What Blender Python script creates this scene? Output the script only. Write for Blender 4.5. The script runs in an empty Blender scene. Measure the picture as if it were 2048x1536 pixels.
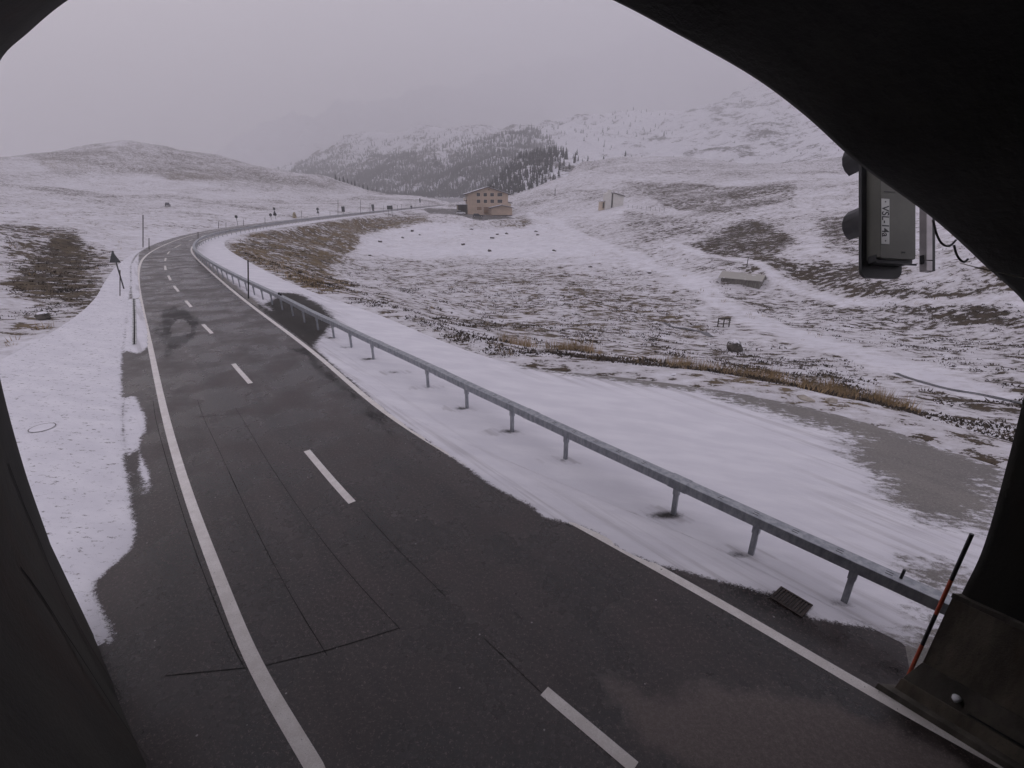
import bpy, math, random
import numpy as np
random.seed(7); RNG = np.random.default_rng(11)
R = math.radians
SC = bpy.context.scene
COL = SC.collection

# ------------------------------------------------------------------ camera
F, HY, H = 960.0, 390.0, 6.6            # focal length and horizon row in photo pixels, lens height in metres
TH = math.atan((768 - HY) / F); SN, CS = math.sin(TH), math.cos(TH)
cd = bpy.data.cameras.new('camera'); cam = bpy.data.objects.new('camera', cd); COL.objects.link(cam)
cam.location = (0, 0, H); cam.rotation_euler = (R(90) - TH, 0, 0)
cd.sensor_fit = 'HORIZONTAL'; cd.sensor_width = 36.0; cd.lens = 36.0 * F / 2048.0
cd.clip_start = 0.05; cd.clip_end = 20000
SC.camera = cam

# ------------------------------------------------------------------ sky, sun, exposure
SUN_EL, SUN_AZ = R(15), R(-50)           # low sun behind the cloud, ahead and to the left
w = bpy.data.worlds.new('World'); SC.world = w; w.use_nodes = True
nt = w.node_tree; nt.nodes.clear()
sky = nt.nodes.new('ShaderNodeTexSky'); sky.sky_type = 'NISHITA'; sky.sun_disc = False
sky.sun_elevation = SUN_EL; sky.sun_rotation = SUN_AZ; sky.dust_density = 4.0; sky.altitude = 1900
hs = nt.nodes.new('ShaderNodeHueSaturation'); hs.inputs['Saturation'].default_value = 0.22
mx = nt.nodes.new('ShaderNodeMix'); mx.data_type = 'RGBA'; mx.inputs['Factor'].default_value = 0.80
tcw = nt.nodes.new('ShaderNodeTexCoord'); mpw = nt.nodes.new('ShaderNodeMapping'); mpw.inputs['Scale'].default_value = (1.0, 1.0, 3.2)
nzw = nt.nodes.new('ShaderNodeTexNoise'); nzw.inputs['Scale'].default_value = 2.3; nzw.inputs['Detail'].default_value = 4; nzw.inputs['Roughness'].default_value = .55
deck = nt.nodes.new('ShaderNodeMix'); deck.data_type = 'RGBA'      # the cloud deck, slightly uneven
deck.inputs['A'].default_value = (5.5, 5.3, 6.15, 1); deck.inputs['B'].default_value = (7.5, 7.05, 7.95, 1)
nt.links.new(tcw.outputs['Generated'], mpw.inputs[0]); nt.links.new(mpw.outputs[0], nzw.inputs['Vector']); nt.links.new(nzw.outputs['Fac'], deck.inputs['Factor'])
bg = nt.nodes.new('ShaderNodeBackground'); bg.inputs['Strength'].default_value = 0.15
wo = nt.nodes.new('ShaderNodeOutputWorld')
nt.links.new(sky.outputs[0], hs.inputs['Color']); nt.links.new(hs.outputs[0], mx.inputs['A'])
nt.links.new(deck.outputs['Result'], mx.inputs['B']); nt.links.new(mx.outputs['Result'], bg.inputs['Color']); nt.links.new(bg.outputs[0], wo.inputs[0])
sl = bpy.data.lights.new('sun', 'SUN'); sl.energy = 1.0; sl.angle = R(30); sl.color = (1.0, 0.90, 0.78)
so = bpy.data.objects.new('sun', sl); COL.objects.link(so)
so.rotation_euler = (R(90) - SUN_EL, 0, math.pi - SUN_AZ)
SC.view_settings.view_transform = 'Standard'; SC.view_settings.look = 'None'
SC.view_settings.exposure = -0.06; SC.view_settings.gamma = 1.0
SC.render.engine = 'CYCLES'
SC.cycles.use_denoising = True
SC.cycles.max_bounces = 8; SC.cycles.diffuse_bounces = 4; SC.cycles.volume_bounces = 3
SC.cycles.volume_step_rate = 1.0

# ------------------------------------------------------------------ photo pixel -> place
def ray(x, y):
    u = (x - 1024) / F; v = (y - 768) / F
    return np.array([u, CS - v * SN, -(SN + v * CS)])
def gp(x, y, z=0.0):                     # point on the level z
    d = ray(x, y); t = (z - H) / d[2]; return np.array([0, 0, H]) + d * t
def at(x, y, Y):                         # point at forward distance Y
    d = ray(x, y); return np.array([0, 0, H]) + d * (Y / d[1])
def pix(P):
    P = np.asarray(P, float); X, Y, Z = P[..., 0], P[..., 1], P[..., 2] - H
    dep = np.maximum(Y * CS - Z * SN, 0.05); up = Y * SN + Z * CS
    return 1024 + F * X / dep, 768 - F * up / dep
def pxm(p):                              # photo pixels per metre at a place
    return F / (p[1] * CS - (p[2] - H) * SN)

# ------------------------------------------------------------------ numpy helpers
def sstep(a, b, x):
    t = np.clip((x - a) / (b - a), 0, 1); return t * t * (3 - 2 * t)
def _hash(i, j, seed):
    n = (i.astype(np.int64) * 374761393 + j.astype(np.int64) * 668265263 + seed * 974634777) & 0x7fffffff
    n = ((n ^ (n >> 13)) * 1274126177) & 0x7fffffff
    return ((n ^ (n >> 16)) & 0xffff) / 65535.0
def vnoise(x, y, seed=0):
    i = np.floor(x); j = np.floor(y); fx = x - i; fy = y - j
    fx = fx * fx * (3 - 2 * fx); fy = fy * fy * (3 - 2 * fy)
    a = _hash(i, j, seed); b = _hash(i + 1, j, seed); c = _hash(i, j + 1, seed); d = _hash(i + 1, j + 1, seed)
    return (a * (1 - fx) + b * fx) * (1 - fy) + (c * (1 - fx) + d * fx) * fy
def fbm(x, y, octv=4, seed=0, gain=0.5):
    s = 0; a = 1; t = 0
    for o in range(octv):
        s = s + a * vnoise(x * 2 ** o + 17.3 * o, y * 2 ** o - 9.1 * o, seed + o); t += a; a *= gain
    return s / t - 0.5
def inside(poly, x, y):
    poly = np.asarray(poly, float); r = np.zeros(np.shape(x), bool); n = len(poly)
    for k in range(n):
        x0, y0 = poly[k]; x1, y1 = poly[(k + 1) % n]
        if y0 == y1: continue
        c = (y0 > y) != (y1 > y)
        r ^= c & (x < (x1 - x0) * (y - y0) / (y1 - y0) + x0)
    return r
def sdist(poly, x, y):                   # signed distance, + inside
    poly = np.asarray(poly, float); d = np.full(np.shape(x), 1e9); n = len(poly)
    for k in range(n):
        x0, y0 = poly[k]; x1, y1 = poly[(k + 1) % n]; dx, dy = x1 - x0, y1 - y0
        L = dx * dx + dy * dy
        if L == 0: continue
        t = np.clip(((x - x0) * dx + (y - y0) * dy) / L, 0, 1)
        d = np.minimum(d, np.hypot(x - x0 - t * dx, y - y0 - t * dy))
    return np.where(inside(poly, x, y), d, -d)
def pdist(line, x, y):                   # distance to an open polyline
    d = np.full(np.shape(x), 1e9)
    for (x0, y0), (x1, y1) in zip(line[:-1], line[1:]):
        dx, dy = x1 - x0, y1 - y0; L = dx * dx + dy * dy + 1e-9
        t = np.clip(((x - x0) * dx + (y - y0) * dy) / L, 0, 1)
        d = np.minimum(d, np.hypot(x - x0 - t * dx, y - y0 - t * dy))
    return d
def spline(pts, n=12):                   # Catmull-Rom through the points
    P = [np.asarray(p, float) for p in pts]; P = [2 * P[0] - P[1]] + P + [2 * P[-1] - P[-2]]; out = []
    for k in range(1, len(P) - 2):
        p0, p1, p2, p3 = P[k - 1:k + 3]
        t0 = 0; t1 = t0 + np.linalg.norm(p1 - p0) ** .5; t2 = t1 + np.linalg.norm(p2 - p1) ** .5; t3 = t2 + np.linalg.norm(p3 - p2) ** .5
        for t in np.linspace(t1, t2, n, endpoint=False):
            a1 = (t1 - t) / (t1 - t0) * p0 + (t - t0) / (t1 - t0) * p1; a2 = (t2 - t) / (t2 - t1) * p1 + (t - t1) / (t2 - t1) * p2
            a3 = (t3 - t) / (t3 - t2) * p2 + (t - t2) / (t3 - t2) * p3
            b1 = (t2 - t) / (t2 - t0) * a1 + (t - t0) / (t2 - t0) * a2; b2 = (t3 - t) / (t3 - t1) * a2 + (t - t1) / (t3 - t1) * a3
            out.append((t2 - t) / (t2 - t1) * b1 + (t - t1) / (t2 - t1) * b2)
    out.append(P[-2]); return np.array(out)
def smooth(P, k=6, it=2):
    P = P.copy()
    for _ in range(it):
        Q = np.concatenate([np.repeat(P[:1], k, 0), P, np.repeat(P[-1:], k, 0)])
        Q = np.stack([np.convolve(Q[:, i], np.ones(2 * k + 1) / (2 * k + 1), 'valid') for i in range(P.shape[1])], 1)
        Q[0] = P[0]; Q[-1] = P[-1]; P = Q
    return P
def arclen(P): return np.concatenate([[0], np.cumsum(np.linalg.norm(np.diff(P, axis=0), axis=1))])
def sample(P, s):
    L = arclen(P); return np.stack([np.interp(s, L, P[:, i]) for i in range(P.shape[1])], 1)
def normals2(P):
    T = np.gradient(P[:, :2], axis=0); T /= np.linalg.norm(T, axis=1)[:, None] + 1e-9
    return np.stack([T[:, 1], -T[:, 0]], 1)         # to the right of travel

# ------------------------------------------------------------------ mesh helpers
class MB:
    def __init__(s): s.v = []; s.f = []
    def add(s, v, f):
        o = len(s.v); s.v += [tuple(map(float, p)) for p in v]; s.f += [tuple(i + o for i in q) for q in f]; return s
    def box(s, x0, x1, y0, y1, z0, z1):
        return s.add([(x0, y0, z0), (x1, y0, z0), (x1, y1, z0), (x0, y1, z0), (x0, y0, z1), (x1, y0, z1), (x1, y1, z1), (x0, y1, z1)],
                     [(0, 3, 2, 1), (4, 5, 6, 7), (0, 1, 5, 4), (1, 2, 6, 5), (2, 3, 7, 6), (3, 0, 4, 7)])
    def prism(s, pts, a, b, axis='y'):   # outline extruded from a to b
        n = len(pts)
        def m(p, q): return (p[0], q, p[1]) if axis == 'y' else ((q, p[0], p[1]) if axis == 'x' else (p[0], p[1], q))
        v = [m(p, a) for p in pts] + [m(p, b) for p in pts]
        return s.add(v, [tuple(range(n)), tuple(range(2 * n - 1, n - 1, -1))] + [(i, i + n, (i + 1) % n + n, (i + 1) % n) for i in range(n)])
    def tube(s, P, r, n=8, cap=True):
        P = [np.asarray(p, float) for p in P]; rr = r if hasattr(r, '__len__') else [r] * len(P); v = []
        for k, p in enumerate(P):
            t = P[min(k + 1, len(P) - 1)] - P[max(k - 1, 0)]; t /= np.linalg.norm(t)
            a = np.cross(t, (0, 0, 1) if abs(t[2]) < .9 else (1, 0, 0)); a /= np.linalg.norm(a); b = np.cross(t, a)
            for i in range(n):
                g = 2 * math.pi * i / n; v.append(p + rr[k] * (math.cos(g) * a + math.sin(g) * b))
        f = [(k * n + i, k * n + (i + 1) % n, (k + 1) * n + (i + 1) % n, (k + 1) * n + i) for k in range(len(P) - 1) for i in range(n)]
        if cap: f += [tuple(range(n - 1, -1, -1)), tuple(range((len(P) - 1) * n, len(P) * n))]
        return s.add(v, f)
    def build(s, name, mat, parent=None, smooth=False, bevel=0):
        me = bpy.data.meshes.new(name); me.from_pydata(s.v, [], s.f); me.update()
        return link(name, me, mat, parent, smooth, bevel)
def link(name, me, mat, parent=None, smooth=False, bevel=0):
    o = bpy.data.objects.new(name, me); COL.objects.link(o)
    if mat: me.materials.append(mat)
    if parent: o.parent = parent
    if smooth: me.polygons.foreach_set('use_smooth', [True] * len(me.polygons))
    if bevel:
        b = o.modifiers.new('bevel', 'BEVEL'); b.width = bevel; b.segments = 2; b.limit_method = 'ANGLE'
    return o
def grid_mesh(name, V, nu, nv, mat, attrs=None, smooth=True, keep=None):
    idx = np.arange(nu * nv).reshape(nu, nv)
    q = np.stack([idx[:-1, :-1], idx[1:, :-1], idx[1:, 1:], idx[:-1, 1:]], -1).reshape(-1, 4)
    if keep is not None: q = q[keep.reshape(nu, nv)[:-1, :-1].reshape(-1)]
    me = fast_mesh(name, V, q)
    for k, a in (attrs or {}).items():
        at_ = me.attributes.new(k, 'FLOAT', 'POINT'); at_.data.foreach_set('value', np.asarray(a, np.float32).ravel())
    return link(name, me, mat, None, smooth)
def fast_mesh(name, V, q):
    me = bpy.data.meshes.new(name); V = np.asarray(V, np.float32).reshape(-1, 3); q = np.asarray(q, np.int32); k = q.shape[1]
    me.vertices.add(len(V)); me.vertices.foreach_set('co', V.ravel())
    me.loops.add(q.size); me.loops.foreach_set('vertex_index', q.ravel())
    me.polygons.add(len(q)); me.polygons.foreach_set('loop_start', np.arange(0, q.size, k, dtype=np.int32))
    me.update(calc_edges=True); return me
def tag(o, label=None, cat=None, group=None, kind=None):
    if label: o['label'] = label
    if cat: o['category'] = cat
    if group: o['group'] = group
    if kind: o['kind'] = kind
    return o
def thing(name, loc, label, cat, group=None, rz=0.0):
    o = bpy.data.objects.new(name, None); COL.objects.link(o); o.location = tuple(map(float, loc)); o.rotation_euler = (0, 0, rz)
    o.empty_display_size = .2
    return tag(o, label, cat, group)

# ------------------------------------------------------------------ materials
def node(nt, t, **kw):
    n = nt.nodes.new(t)
    for k, v in kw.items():
        if k in n.inputs: n.inputs[k].default_value = v
        else: setattr(n, k, v)
    return n
class Mat:
    def __init__(s, name):
        s.m = bpy.data.materials.new(name); s.m.use_nodes = True; s.nt = s.m.node_tree
        s.b = s.nt.nodes['Principled BSDF']; s.pos = None
    def L(s, a, b): s.nt.links.new(a, b)
    def P(s, scale=(1, 1, 1), rot=0.0, src='Object'):
        tc = s.nt.nodes.new('ShaderNodeTexCoord'); mp = s.nt.nodes.new('ShaderNodeMapping')
        mp.inputs['Scale'].default_value = tuple(1 / q for q in scale); mp.inputs['Rotation'].default_value = (0, 0, rot); mp.vector_type = 'TEXTURE'; s.L(tc.outputs[src], mp.inputs[0]); return mp.outputs[0]
    def noise(s, scale, detail=4, rough=.55, vec=None, dist=0.0):
        n = node(s.nt, 'ShaderNodeTexNoise'); n.inputs['Scale'].default_value = scale; n.inputs['Detail'].default_value = detail
        n.inputs['Roughness'].default_value = rough; n.inputs['Distortion'].default_value = dist
        s.L(vec if vec is not None else s.P(), n.inputs['Vector']); return n.outputs['Fac']
    def attr(s, nm): n = s.nt.nodes.new('ShaderNodeAttribute'); n.attribute_name = nm; return n.outputs['Fac']
    def math(s, op, a, b=None, c=None, clamp=False):
        n = s.nt.nodes.new('ShaderNodeMath'); n.operation = op; n.use_clamp = clamp
        for i, q in enumerate((a, b, c)):
            if q is None: continue
            if isinstance(q, (int, float)): n.inputs[i].default_value = q
            else: s.L(q, n.inputs[i])
        return n.outputs[0]
    def rng(s, v, a, b, c=0.0, d=1.0, st=True):
        n = s.nt.nodes.new('ShaderNodeMapRange'); n.interpolation_type = 'SMOOTHSTEP' if st else 'LINEAR'
        s.L(v, n.inputs[0])
        for i, q in zip((1, 2, 3, 4), (a, b, c, d)): n.inputs[i].default_value = q
        return n.outputs[0]
    def mix(s, f, a, b):
        n = s.nt.nodes.new('ShaderNodeMix'); n.data_type = 'RGBA'
        for k, q in (('Factor', f), ('A', a), ('B', b)):
            i = [x for x in n.inputs if x.name == k and x.type == ('VALUE' if k == 'Factor' else 'RGBA')][0]
            if isinstance(q, (int, float)): i.default_value = q
            elif isinstance(q, tuple): i.default_value = (*q, 1) if len(q) == 3 else q
            else: s.L(q, i)
        return [x for x in n.outputs if x.type == 'RGBA'][0]
    def col(s, c):
        if isinstance(c, tuple): s.b.inputs['Base Color'].default_value = (*c, 1)
        else: s.L(c, s.b.inputs['Base Color'])
        return s
    def rough(s, r):
        if isinstance(r, (int, float)): s.b.inputs['Roughness'].default_value = r
        else: s.L(r, s.b.inputs['Roughness'])
        return s
    def bump(s, h, dist=.02, strength=.6):
        n = s.nt.nodes.new('ShaderNodeBump'); n.inputs['Distance'].default_value = dist; n.inputs['Strength'].default_value = strength
        s.L(h, n.inputs['Height']); s.L(n.outputs[0], s.b.inputs['Normal']); return s
def plain(name, c, rough=.6, metal=0.0, var=.25, scale=6.0, bump=0.0, spec=.5):
    m = Mat(name); n = m.noise(scale, 5, .6)
    m.col(m.mix(m.rng(n, .3, .7), tuple(x * (1 - var) for x in c), tuple(min(1, x * (1 + var)) for x in c)))
    m.rough(rough); m.b.inputs['Metallic'].default_value = metal; m.b.inputs['Specular IOR Level'].default_value = spec
    if bump: m.bump(m.noise(scale * 6, 4), .01, bump)
    return m.m

SNOW = (0.70, 0.69, 0.725)
def snow_col(m):
    return m.mix(m.rng(m.noise(.35, 5), .35, .7), (0.655, 0.645, 0.68), (0.735, 0.725, 0.76))

def mat_asphalt(name, base, wetter, rough0, rough1, park=False):
    m = Mat(name)
    g1 = m.noise(16, 4, .75); g2 = m.noise(48, 3, .8); grain = m.math('ADD', m.math('MULTIPLY', g1, .5), m.math('MULTIPLY', g2, .5)); blot = m.noise(.55, 5, .6, m.P((1, 1, 1))); streak = m.noise(1.6, 5, .62, m.P((1.0, .10, 1), R(38)))
    a = m.mix(m.rng(m.math('ADD', m.math('MULTIPLY', blot, .6), m.math('MULTIPLY', streak, .4)), .38, .62), wetter, base)
    a = m.mix(m.rng(grain, .53, .61), a, tuple(min(1, x * (1.35 if park else 3.0)) for x in base))
    a = m.mix(m.rng(grain, .46, .36), a, tuple(x * .45 for x in wetter))
    vo = m.nt.nodes.new('ShaderNodeTexVoronoi'); vo.inputs['Scale'].default_value = 2.6; m.L(m.P(), vo.inputs['Vector'])
    a = m.mix(m.rng(vo.outputs['Distance'], .045, .03), a, (.30, .28, .27))
    stn = m.attr('stain'); st_ = m.rng(m.math('ADD', stn, m.math('MULTIPLY', m.math('SUBTRACT', m.noise(1.3, 5, .65, m.P((1.6, .35, 1), R(38))), .5), 1.6)), -.12, .3)
    a = m.mix(m.math('MULTIPLY', st_, .75), a, (.010, .0095, .0095))
    dry = m.attr('dry'); dn = m.math('ADD', dry, m.math('MULTIPLY', m.math('SUBTRACT', m.noise(2.2, 5), .5), .35))
    dfac = m.rng(dn, -.06, .12)
    a = m.mix(dfac, a, m.mix(m.rng(grain, .4, .7), (0.115, 0.095, 0.088), (0.20, 0.172, 0.16)))
    # snow lying on the asphalt: signed distance + ragged, wind-combed noise
    sd = m.attr('snow')
    comb = m.noise(4.2, 7, .74, m.P((.75, 1.5, 1), R(-14))); fine = m.noise(38, 3, .7); big = m.noise(.8, 3, .5, m.P((.7, 1.3, 1), R(-10)))
    amp = m.attr('rag')
    t = m.math('ADD', sd, m.math('MULTIPLY', m.math('SUBTRACT', m.math('ADD', m.math('MULTIPLY', comb, .75), m.math('MULTIPLY', big, .25)), .5), amp))
    t = m.math('ADD', t, m.math('MULTIPLY', m.math('SUBTRACT', m.math('ADD', m.math('MULTIPLY', fine, .5), m.math('MULTIPLY', m.noise(11, 4, .7), .5)), .5), .42))
    sf = m.rng(t, -.20, .13) if park else m.rng(t, -.04, .05)
    sc = m.mix(m.rng(m.noise(1.1, 6, .6, m.P((.5, 1.6, 1), R(-20))), .35, .7), (0.645, 0.635, 0.672), (0.73, 0.72, 0.75))
    sc = m.mix(m.math('MULTIPLY', m.rng(m.noise(6.0, 6, .80, m.P((.55, 1.3, 1), R(-8))), .56, .66), m.attr('speck')), sc, (0.13, 0.12, 0.11))
    # thin, driven-over snow near the edge lets the asphalt show through
    thin = m.math('MULTIPLY', m.rng(t, .0, 1.5, 1, 0), m.rng(m.noise(1.6, 5, .65, m.P((2.0, .07, 1), R(40))), .46, .64))
    sc = m.mix(m.math('MULTIPLY', thin, m.math('MULTIPLY', .45, m.math('SUBTRACT', 1.0, m.attr('speck')))), sc, (0.30, 0.28, 0.28))
    m.col(m.mix(sf, a, sc))
    r = m.mix(m.rng(blot, .35, .65), (rough0,) * 3, (rough1,) * 3)
    r = m.mix(dfac, r, (.75,) * 3); m.rough(m.mix(sf, r, (.85,) * 3))
    m.L(m.rng(st_, 0, 1, .36, .06, False), m.b.inputs['Specular IOR Level'])
    h = m.math('ADD', m.math('MULTIPLY', m.math('ADD', grain, m.math('MULTIPLY', m.noise(7, 5, .7), 1.2)), .45), m.math('MULTIPLY', m.rng(t, -.05, .12), 2.0))
    m.bump(h, .010, .5)
    return m.m

def mat_ground():
    m = Mat('snowy_ground')
    veg = m.attr('veg'); och = m.attr('ochre')
    n1 = m.noise(.42, 5, .62, m.P((.7, 1, 1))); n2 = m.noise(1.55, 7, .74, m.P((.55, 1, 1))); n3 = m.math('ADD', m.math('MULTIPLY', m.noise(.09, 4, .6), .6), m.math('MULTIPLY', m.noise(.035, 5, .6, m.P((.6, 1.4, 1))), .9)); n4 = m.noise(18, 3, .7)
    t = m.math('ADD', m.math('MULTIPLY', n1, .30), m.math('ADD', m.math('MULTIPLY', n2, .80), m.math('MULTIPLY', n3, .20)))
    t = m.math('ADD', t, m.math('MULTIPLY', n4, .10))          # about .68 +- .1
    thr = m.math('SUBTRACT', .970, m.math('MULTIPLY', veg, .30))
    d = m.math('SUBTRACT', t, thr)
    f = m.rng(d, -.008, .022)
    dark = m.mix(m.rng(m.math('ADD', m.math('MULTIPLY', n4, .5), m.math('MULTIPLY', n2, .5)), .42, .62), (0.010, 0.008, 0.0065), (0.072, 0.056, 0.040))
    och_c = m.mix(m.rng(n2, .3, .7), (0.10, 0.07, 0.035), (0.30, 0.225, 0.125))
    vc = m.mix(m.math('MULTIPLY', och, m.rng(n1, .3, .62)), dark, och_c)
    thinsnow = m.mix(m.math('MULTIPLY', m.rng(d, -.20, .0), .46), snow_col(m), (0.33, 0.30, 0.28))
    m.col(m.mix(f, thinsnow, vc)); m.rough(.9); m.b.inputs['Specular IOR Level'].default_value = .2
    m.bump(m.math('ADD', m.math('MULTIPLY', n2, .8), m.math('ADD', m.math('MULTIPLY', n1, 1.3), m.math('MULTIPLY', n4, .3))), .09, .7)
    return m.m
def mat_hill(name, lo=.50):
    m = Mat(name); veg = m.attr('veg')
    n1 = m.noise(.030, 7, .66, m.P((1, .6, 1.6))); n2 = m.noise(.20, 6, .76, m.P((.8, .8, 1.5))); n3 = m.noise(.006, 4)
    t = m.math('ADD', m.math('MULTIPLY', n1, .5), m.math('ADD', m.math('MULTIPLY', n2, .4), m.math('MULTIPLY', n3, .2)))
    f = m.rng(m.math('SUBTRACT', t, m.math('SUBTRACT', .80, m.math('MULTIPLY', veg, .3))), -.02, .05)
    m.col(m.mix(f, m.mix(m.rng(n2, .35, .7), (.68, .67, .71), (.84, .83, .865)), m.mix(n2, (.045, .042, .038), (.17, .15, .13))))
    m.rough(.9); m.bump(m.math('ADD', n1, m.math('MULTIPLY', n2, .4)), 5.0, .8)
    m.b.inputs['Specular IOR Level'].default_value = .1
    return m.m
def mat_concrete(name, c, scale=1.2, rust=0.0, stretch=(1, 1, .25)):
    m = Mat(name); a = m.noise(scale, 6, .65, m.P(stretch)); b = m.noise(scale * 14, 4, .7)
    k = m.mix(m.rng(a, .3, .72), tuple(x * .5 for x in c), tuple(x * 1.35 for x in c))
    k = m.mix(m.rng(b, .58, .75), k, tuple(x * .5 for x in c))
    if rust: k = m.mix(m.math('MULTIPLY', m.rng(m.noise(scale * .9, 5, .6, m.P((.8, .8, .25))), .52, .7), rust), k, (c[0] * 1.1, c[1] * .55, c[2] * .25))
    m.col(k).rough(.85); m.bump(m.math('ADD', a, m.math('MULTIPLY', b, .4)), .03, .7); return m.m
def mat_paint(name):
    m = Mat(name); n = m.noise(55, 4, .75); s = m.noise(3.5, 5, .7); c = m.noise(14, 3, .8)
    k = m.mix(m.rng(m.math('ADD', m.math('MULTIPLY', n, .5), m.math('MULTIPLY', s, .5)), .42, .62), (0.60, 0.565, 0.53), (0.76, 0.73, 0.70))
    k = m.mix(m.rng(m.math('ADD', m.math('MULTIPLY', n, .35), m.math('MULTIPLY', c, .65)), .60, .66), k, (0.12, 0.11, 0.105))
    m.col(k).rough(.6); m.bump(n, .004, .5); return m.m
def mat_galv():
    m = Mat('galvanised_steel'); n = m.noise(9, 5, .65, m.P((1, 1, .4)))
    m.col(m.mix(m.rng(n, .3, .7), (0.23, 0.245, 0.265), (0.40, 0.41, 0.43))); m.b.inputs['Metallic'].default_value = .55
    m.rough(m.mix(n, (.42,) * 3, (.62,) * 3)); return m.m
def mat_wood(name, a, b):
    m = Mat(name); n = m.noise(3.0, 6, .65, m.P((6, 6, .5)))
    m.col(m.mix(m.rng(n, .3, .7), a, b)).rough(.85); m.bump(n, .01, .6); return m.m
def mat_roofsnow(name, bare, cover):
    m = Mat(name); n = m.noise(.9, 6, .65); f = m.rng(n, cover - .06, cover + .06)
    m.col(m.mix(f, bare, SNOW)).rough(.8); m.bump(f, .03, .5); return m.m
def mat_glass(name, c=(.02, .022, .026)):
    m = Mat(name); m.col(m.mix(m.noise(2, 3), c, tuple(x * 2.2 for x in c))).rough(.12); return m.m

M = dict(
    road=mat_asphalt('wet_asphalt', (0.044, 0.034, 0.032), (0.014, 0.0118, 0.0115), .17, .46),
    park=mat_asphalt('worn_asphalt', (0.20, 0.186, 0.170), (0.145, 0.134, 0.125), .55, .7, True),
    ground=mat_ground(), paint=mat_paint('road_paint'), hill=mat_hill('snowy_slope'),
    seal=plain('bitumen_seal', (.006, .006, .006), .8, var=.2, spec=.1), galv=mat_galv(),
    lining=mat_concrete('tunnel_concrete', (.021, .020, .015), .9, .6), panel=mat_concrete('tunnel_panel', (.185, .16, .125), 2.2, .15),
    kerb=mat_concrete('kerb_concrete', (.125, .112, .092), 2.5), channel=mat_concrete('channel_concrete', (.50, .50, .49), 3, 0, (1, 1, 1)),
    black=plain('black_plastic', (.012, .012, .013), .45, var=.2), housing=plain('grey_green_housing', (.105, .105, .085), .5, var=.12, scale=3),
    lightgrey=plain('light_grey_metal', (.50, .47, .47), .45, .2, var=.12), label=plain('label_white', (.52, .53, .50), .5, var=.06),
    ink=plain('label_ink', (.015, .015, .015), .5, var=.1), red=plain('orange_red_paint', (.42, .075, .03), .5, var=.25),
    dark=plain('dark_metal', (.03, .03, .033), .5, .3), iron=plain('rusty_iron', (.034, .023, .018), .65, .3, var=.4, scale=20, bump=.3),
    signback=plain('sign_back_grey', (.07, .075, .075), .45, .4, var=.15), timber=mat_wood('grey_timber', (.10, .095, .085), (.26, .245, .215)),
    darktimber=mat_wood('dark_timber', (.03, .026, .022), (.09, .078, .065)), stucco=plain('beige_stucco', (.45, .345, .26), .9, var=.10, scale=.8, bump=.2),
    stucco2=plain('pale_stucco', (.55, .46, .36), .9, var=.08, scale=1.2), white=plain('white_render', (.60, .58, .54), .85, var=.08, scale=1.0),
    roofdark=plain('dark_eave', (.05, .04, .037), .7, var=.2), roofsnow=mat_roofsnow('snowy_roof', (.16, .15, .15), .44), glass=mat_glass('dark_glass'),
    frame=mat_wood('brown_window_frame', (.035, .018, .012), (.07, .036, .024)), surround=plain('window_surround', (.62, .52, .42), .8, var=.06),
    rock=None, carwhite=plain('white_car_paint', (.62, .62, .64), .3, var=.05), carblack=plain('dark_car_paint', (.022, .023, .026), .3, var=.15),
    tyre=plain('tyre_rubber', (.015, .015, .015), .85, var=.2), water=None, bark=plain('bark', (.06, .045, .033), .9, var=.3),
    needle=plain('conifer_needles', (.030, .034, .028), .9, var=.45, scale=.3), heather=plain('heather', (.050, .038, .027), .95, var=.6, scale=.6),
    straw=plain('dry_straw', (.30, .215, .115), .9, var=.4, scale=.8), snow=plain('snow', SNOW, .9, var=.04, scale=3), cable=plain('cable_black', (.015, .015, .016), .5),
    wire=plain('bare_wire', (.34, .31, .26), .5, .3), reflector=plain('white_reflector', (.75, .76, .78), .2, var=.05), tan=plain('tan_stone', (.33, .28, .19), .9, var=.35, scale=2, bump=.4),
    pale=plain('pale_stone', (.40, .36, .31), .9, var=.3, scale=3, bump=.5), shutter=plain('shutter_brown', (.24, .145, .085), .7, var=.12))
def mat_rock():
    m = Mat('snow_capped_rock'); n = m.noise(2.2, 6, .7); g = m.nt.nodes.new('ShaderNodeNewGeometry'); sx = m.nt.nodes.new('ShaderNodeSeparateXYZ')
    m.L(g.outputs['Normal'], sx.inputs[0]); f = m.rng(m.math('ADD', sx.outputs[2], m.math('MULTIPLY', m.math('SUBTRACT', n, .5), .9)), .62, .78)
    m.col(m.mix(f, m.mix(m.rng(n, .3, .7), (.025, .022, .02), (.13, .115, .10)), SNOW)).rough(.9); m.bump(n, .08, .8); return m.m
M['rock'] = mat_rock()
def mat_water():
    m = Mat('dark_stream_water'); m.col((.010, .012, .014)).rough(.12); m.bump(m.noise(6, 3), .01, .3); return m.m
M['water'] = mat_water()

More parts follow.
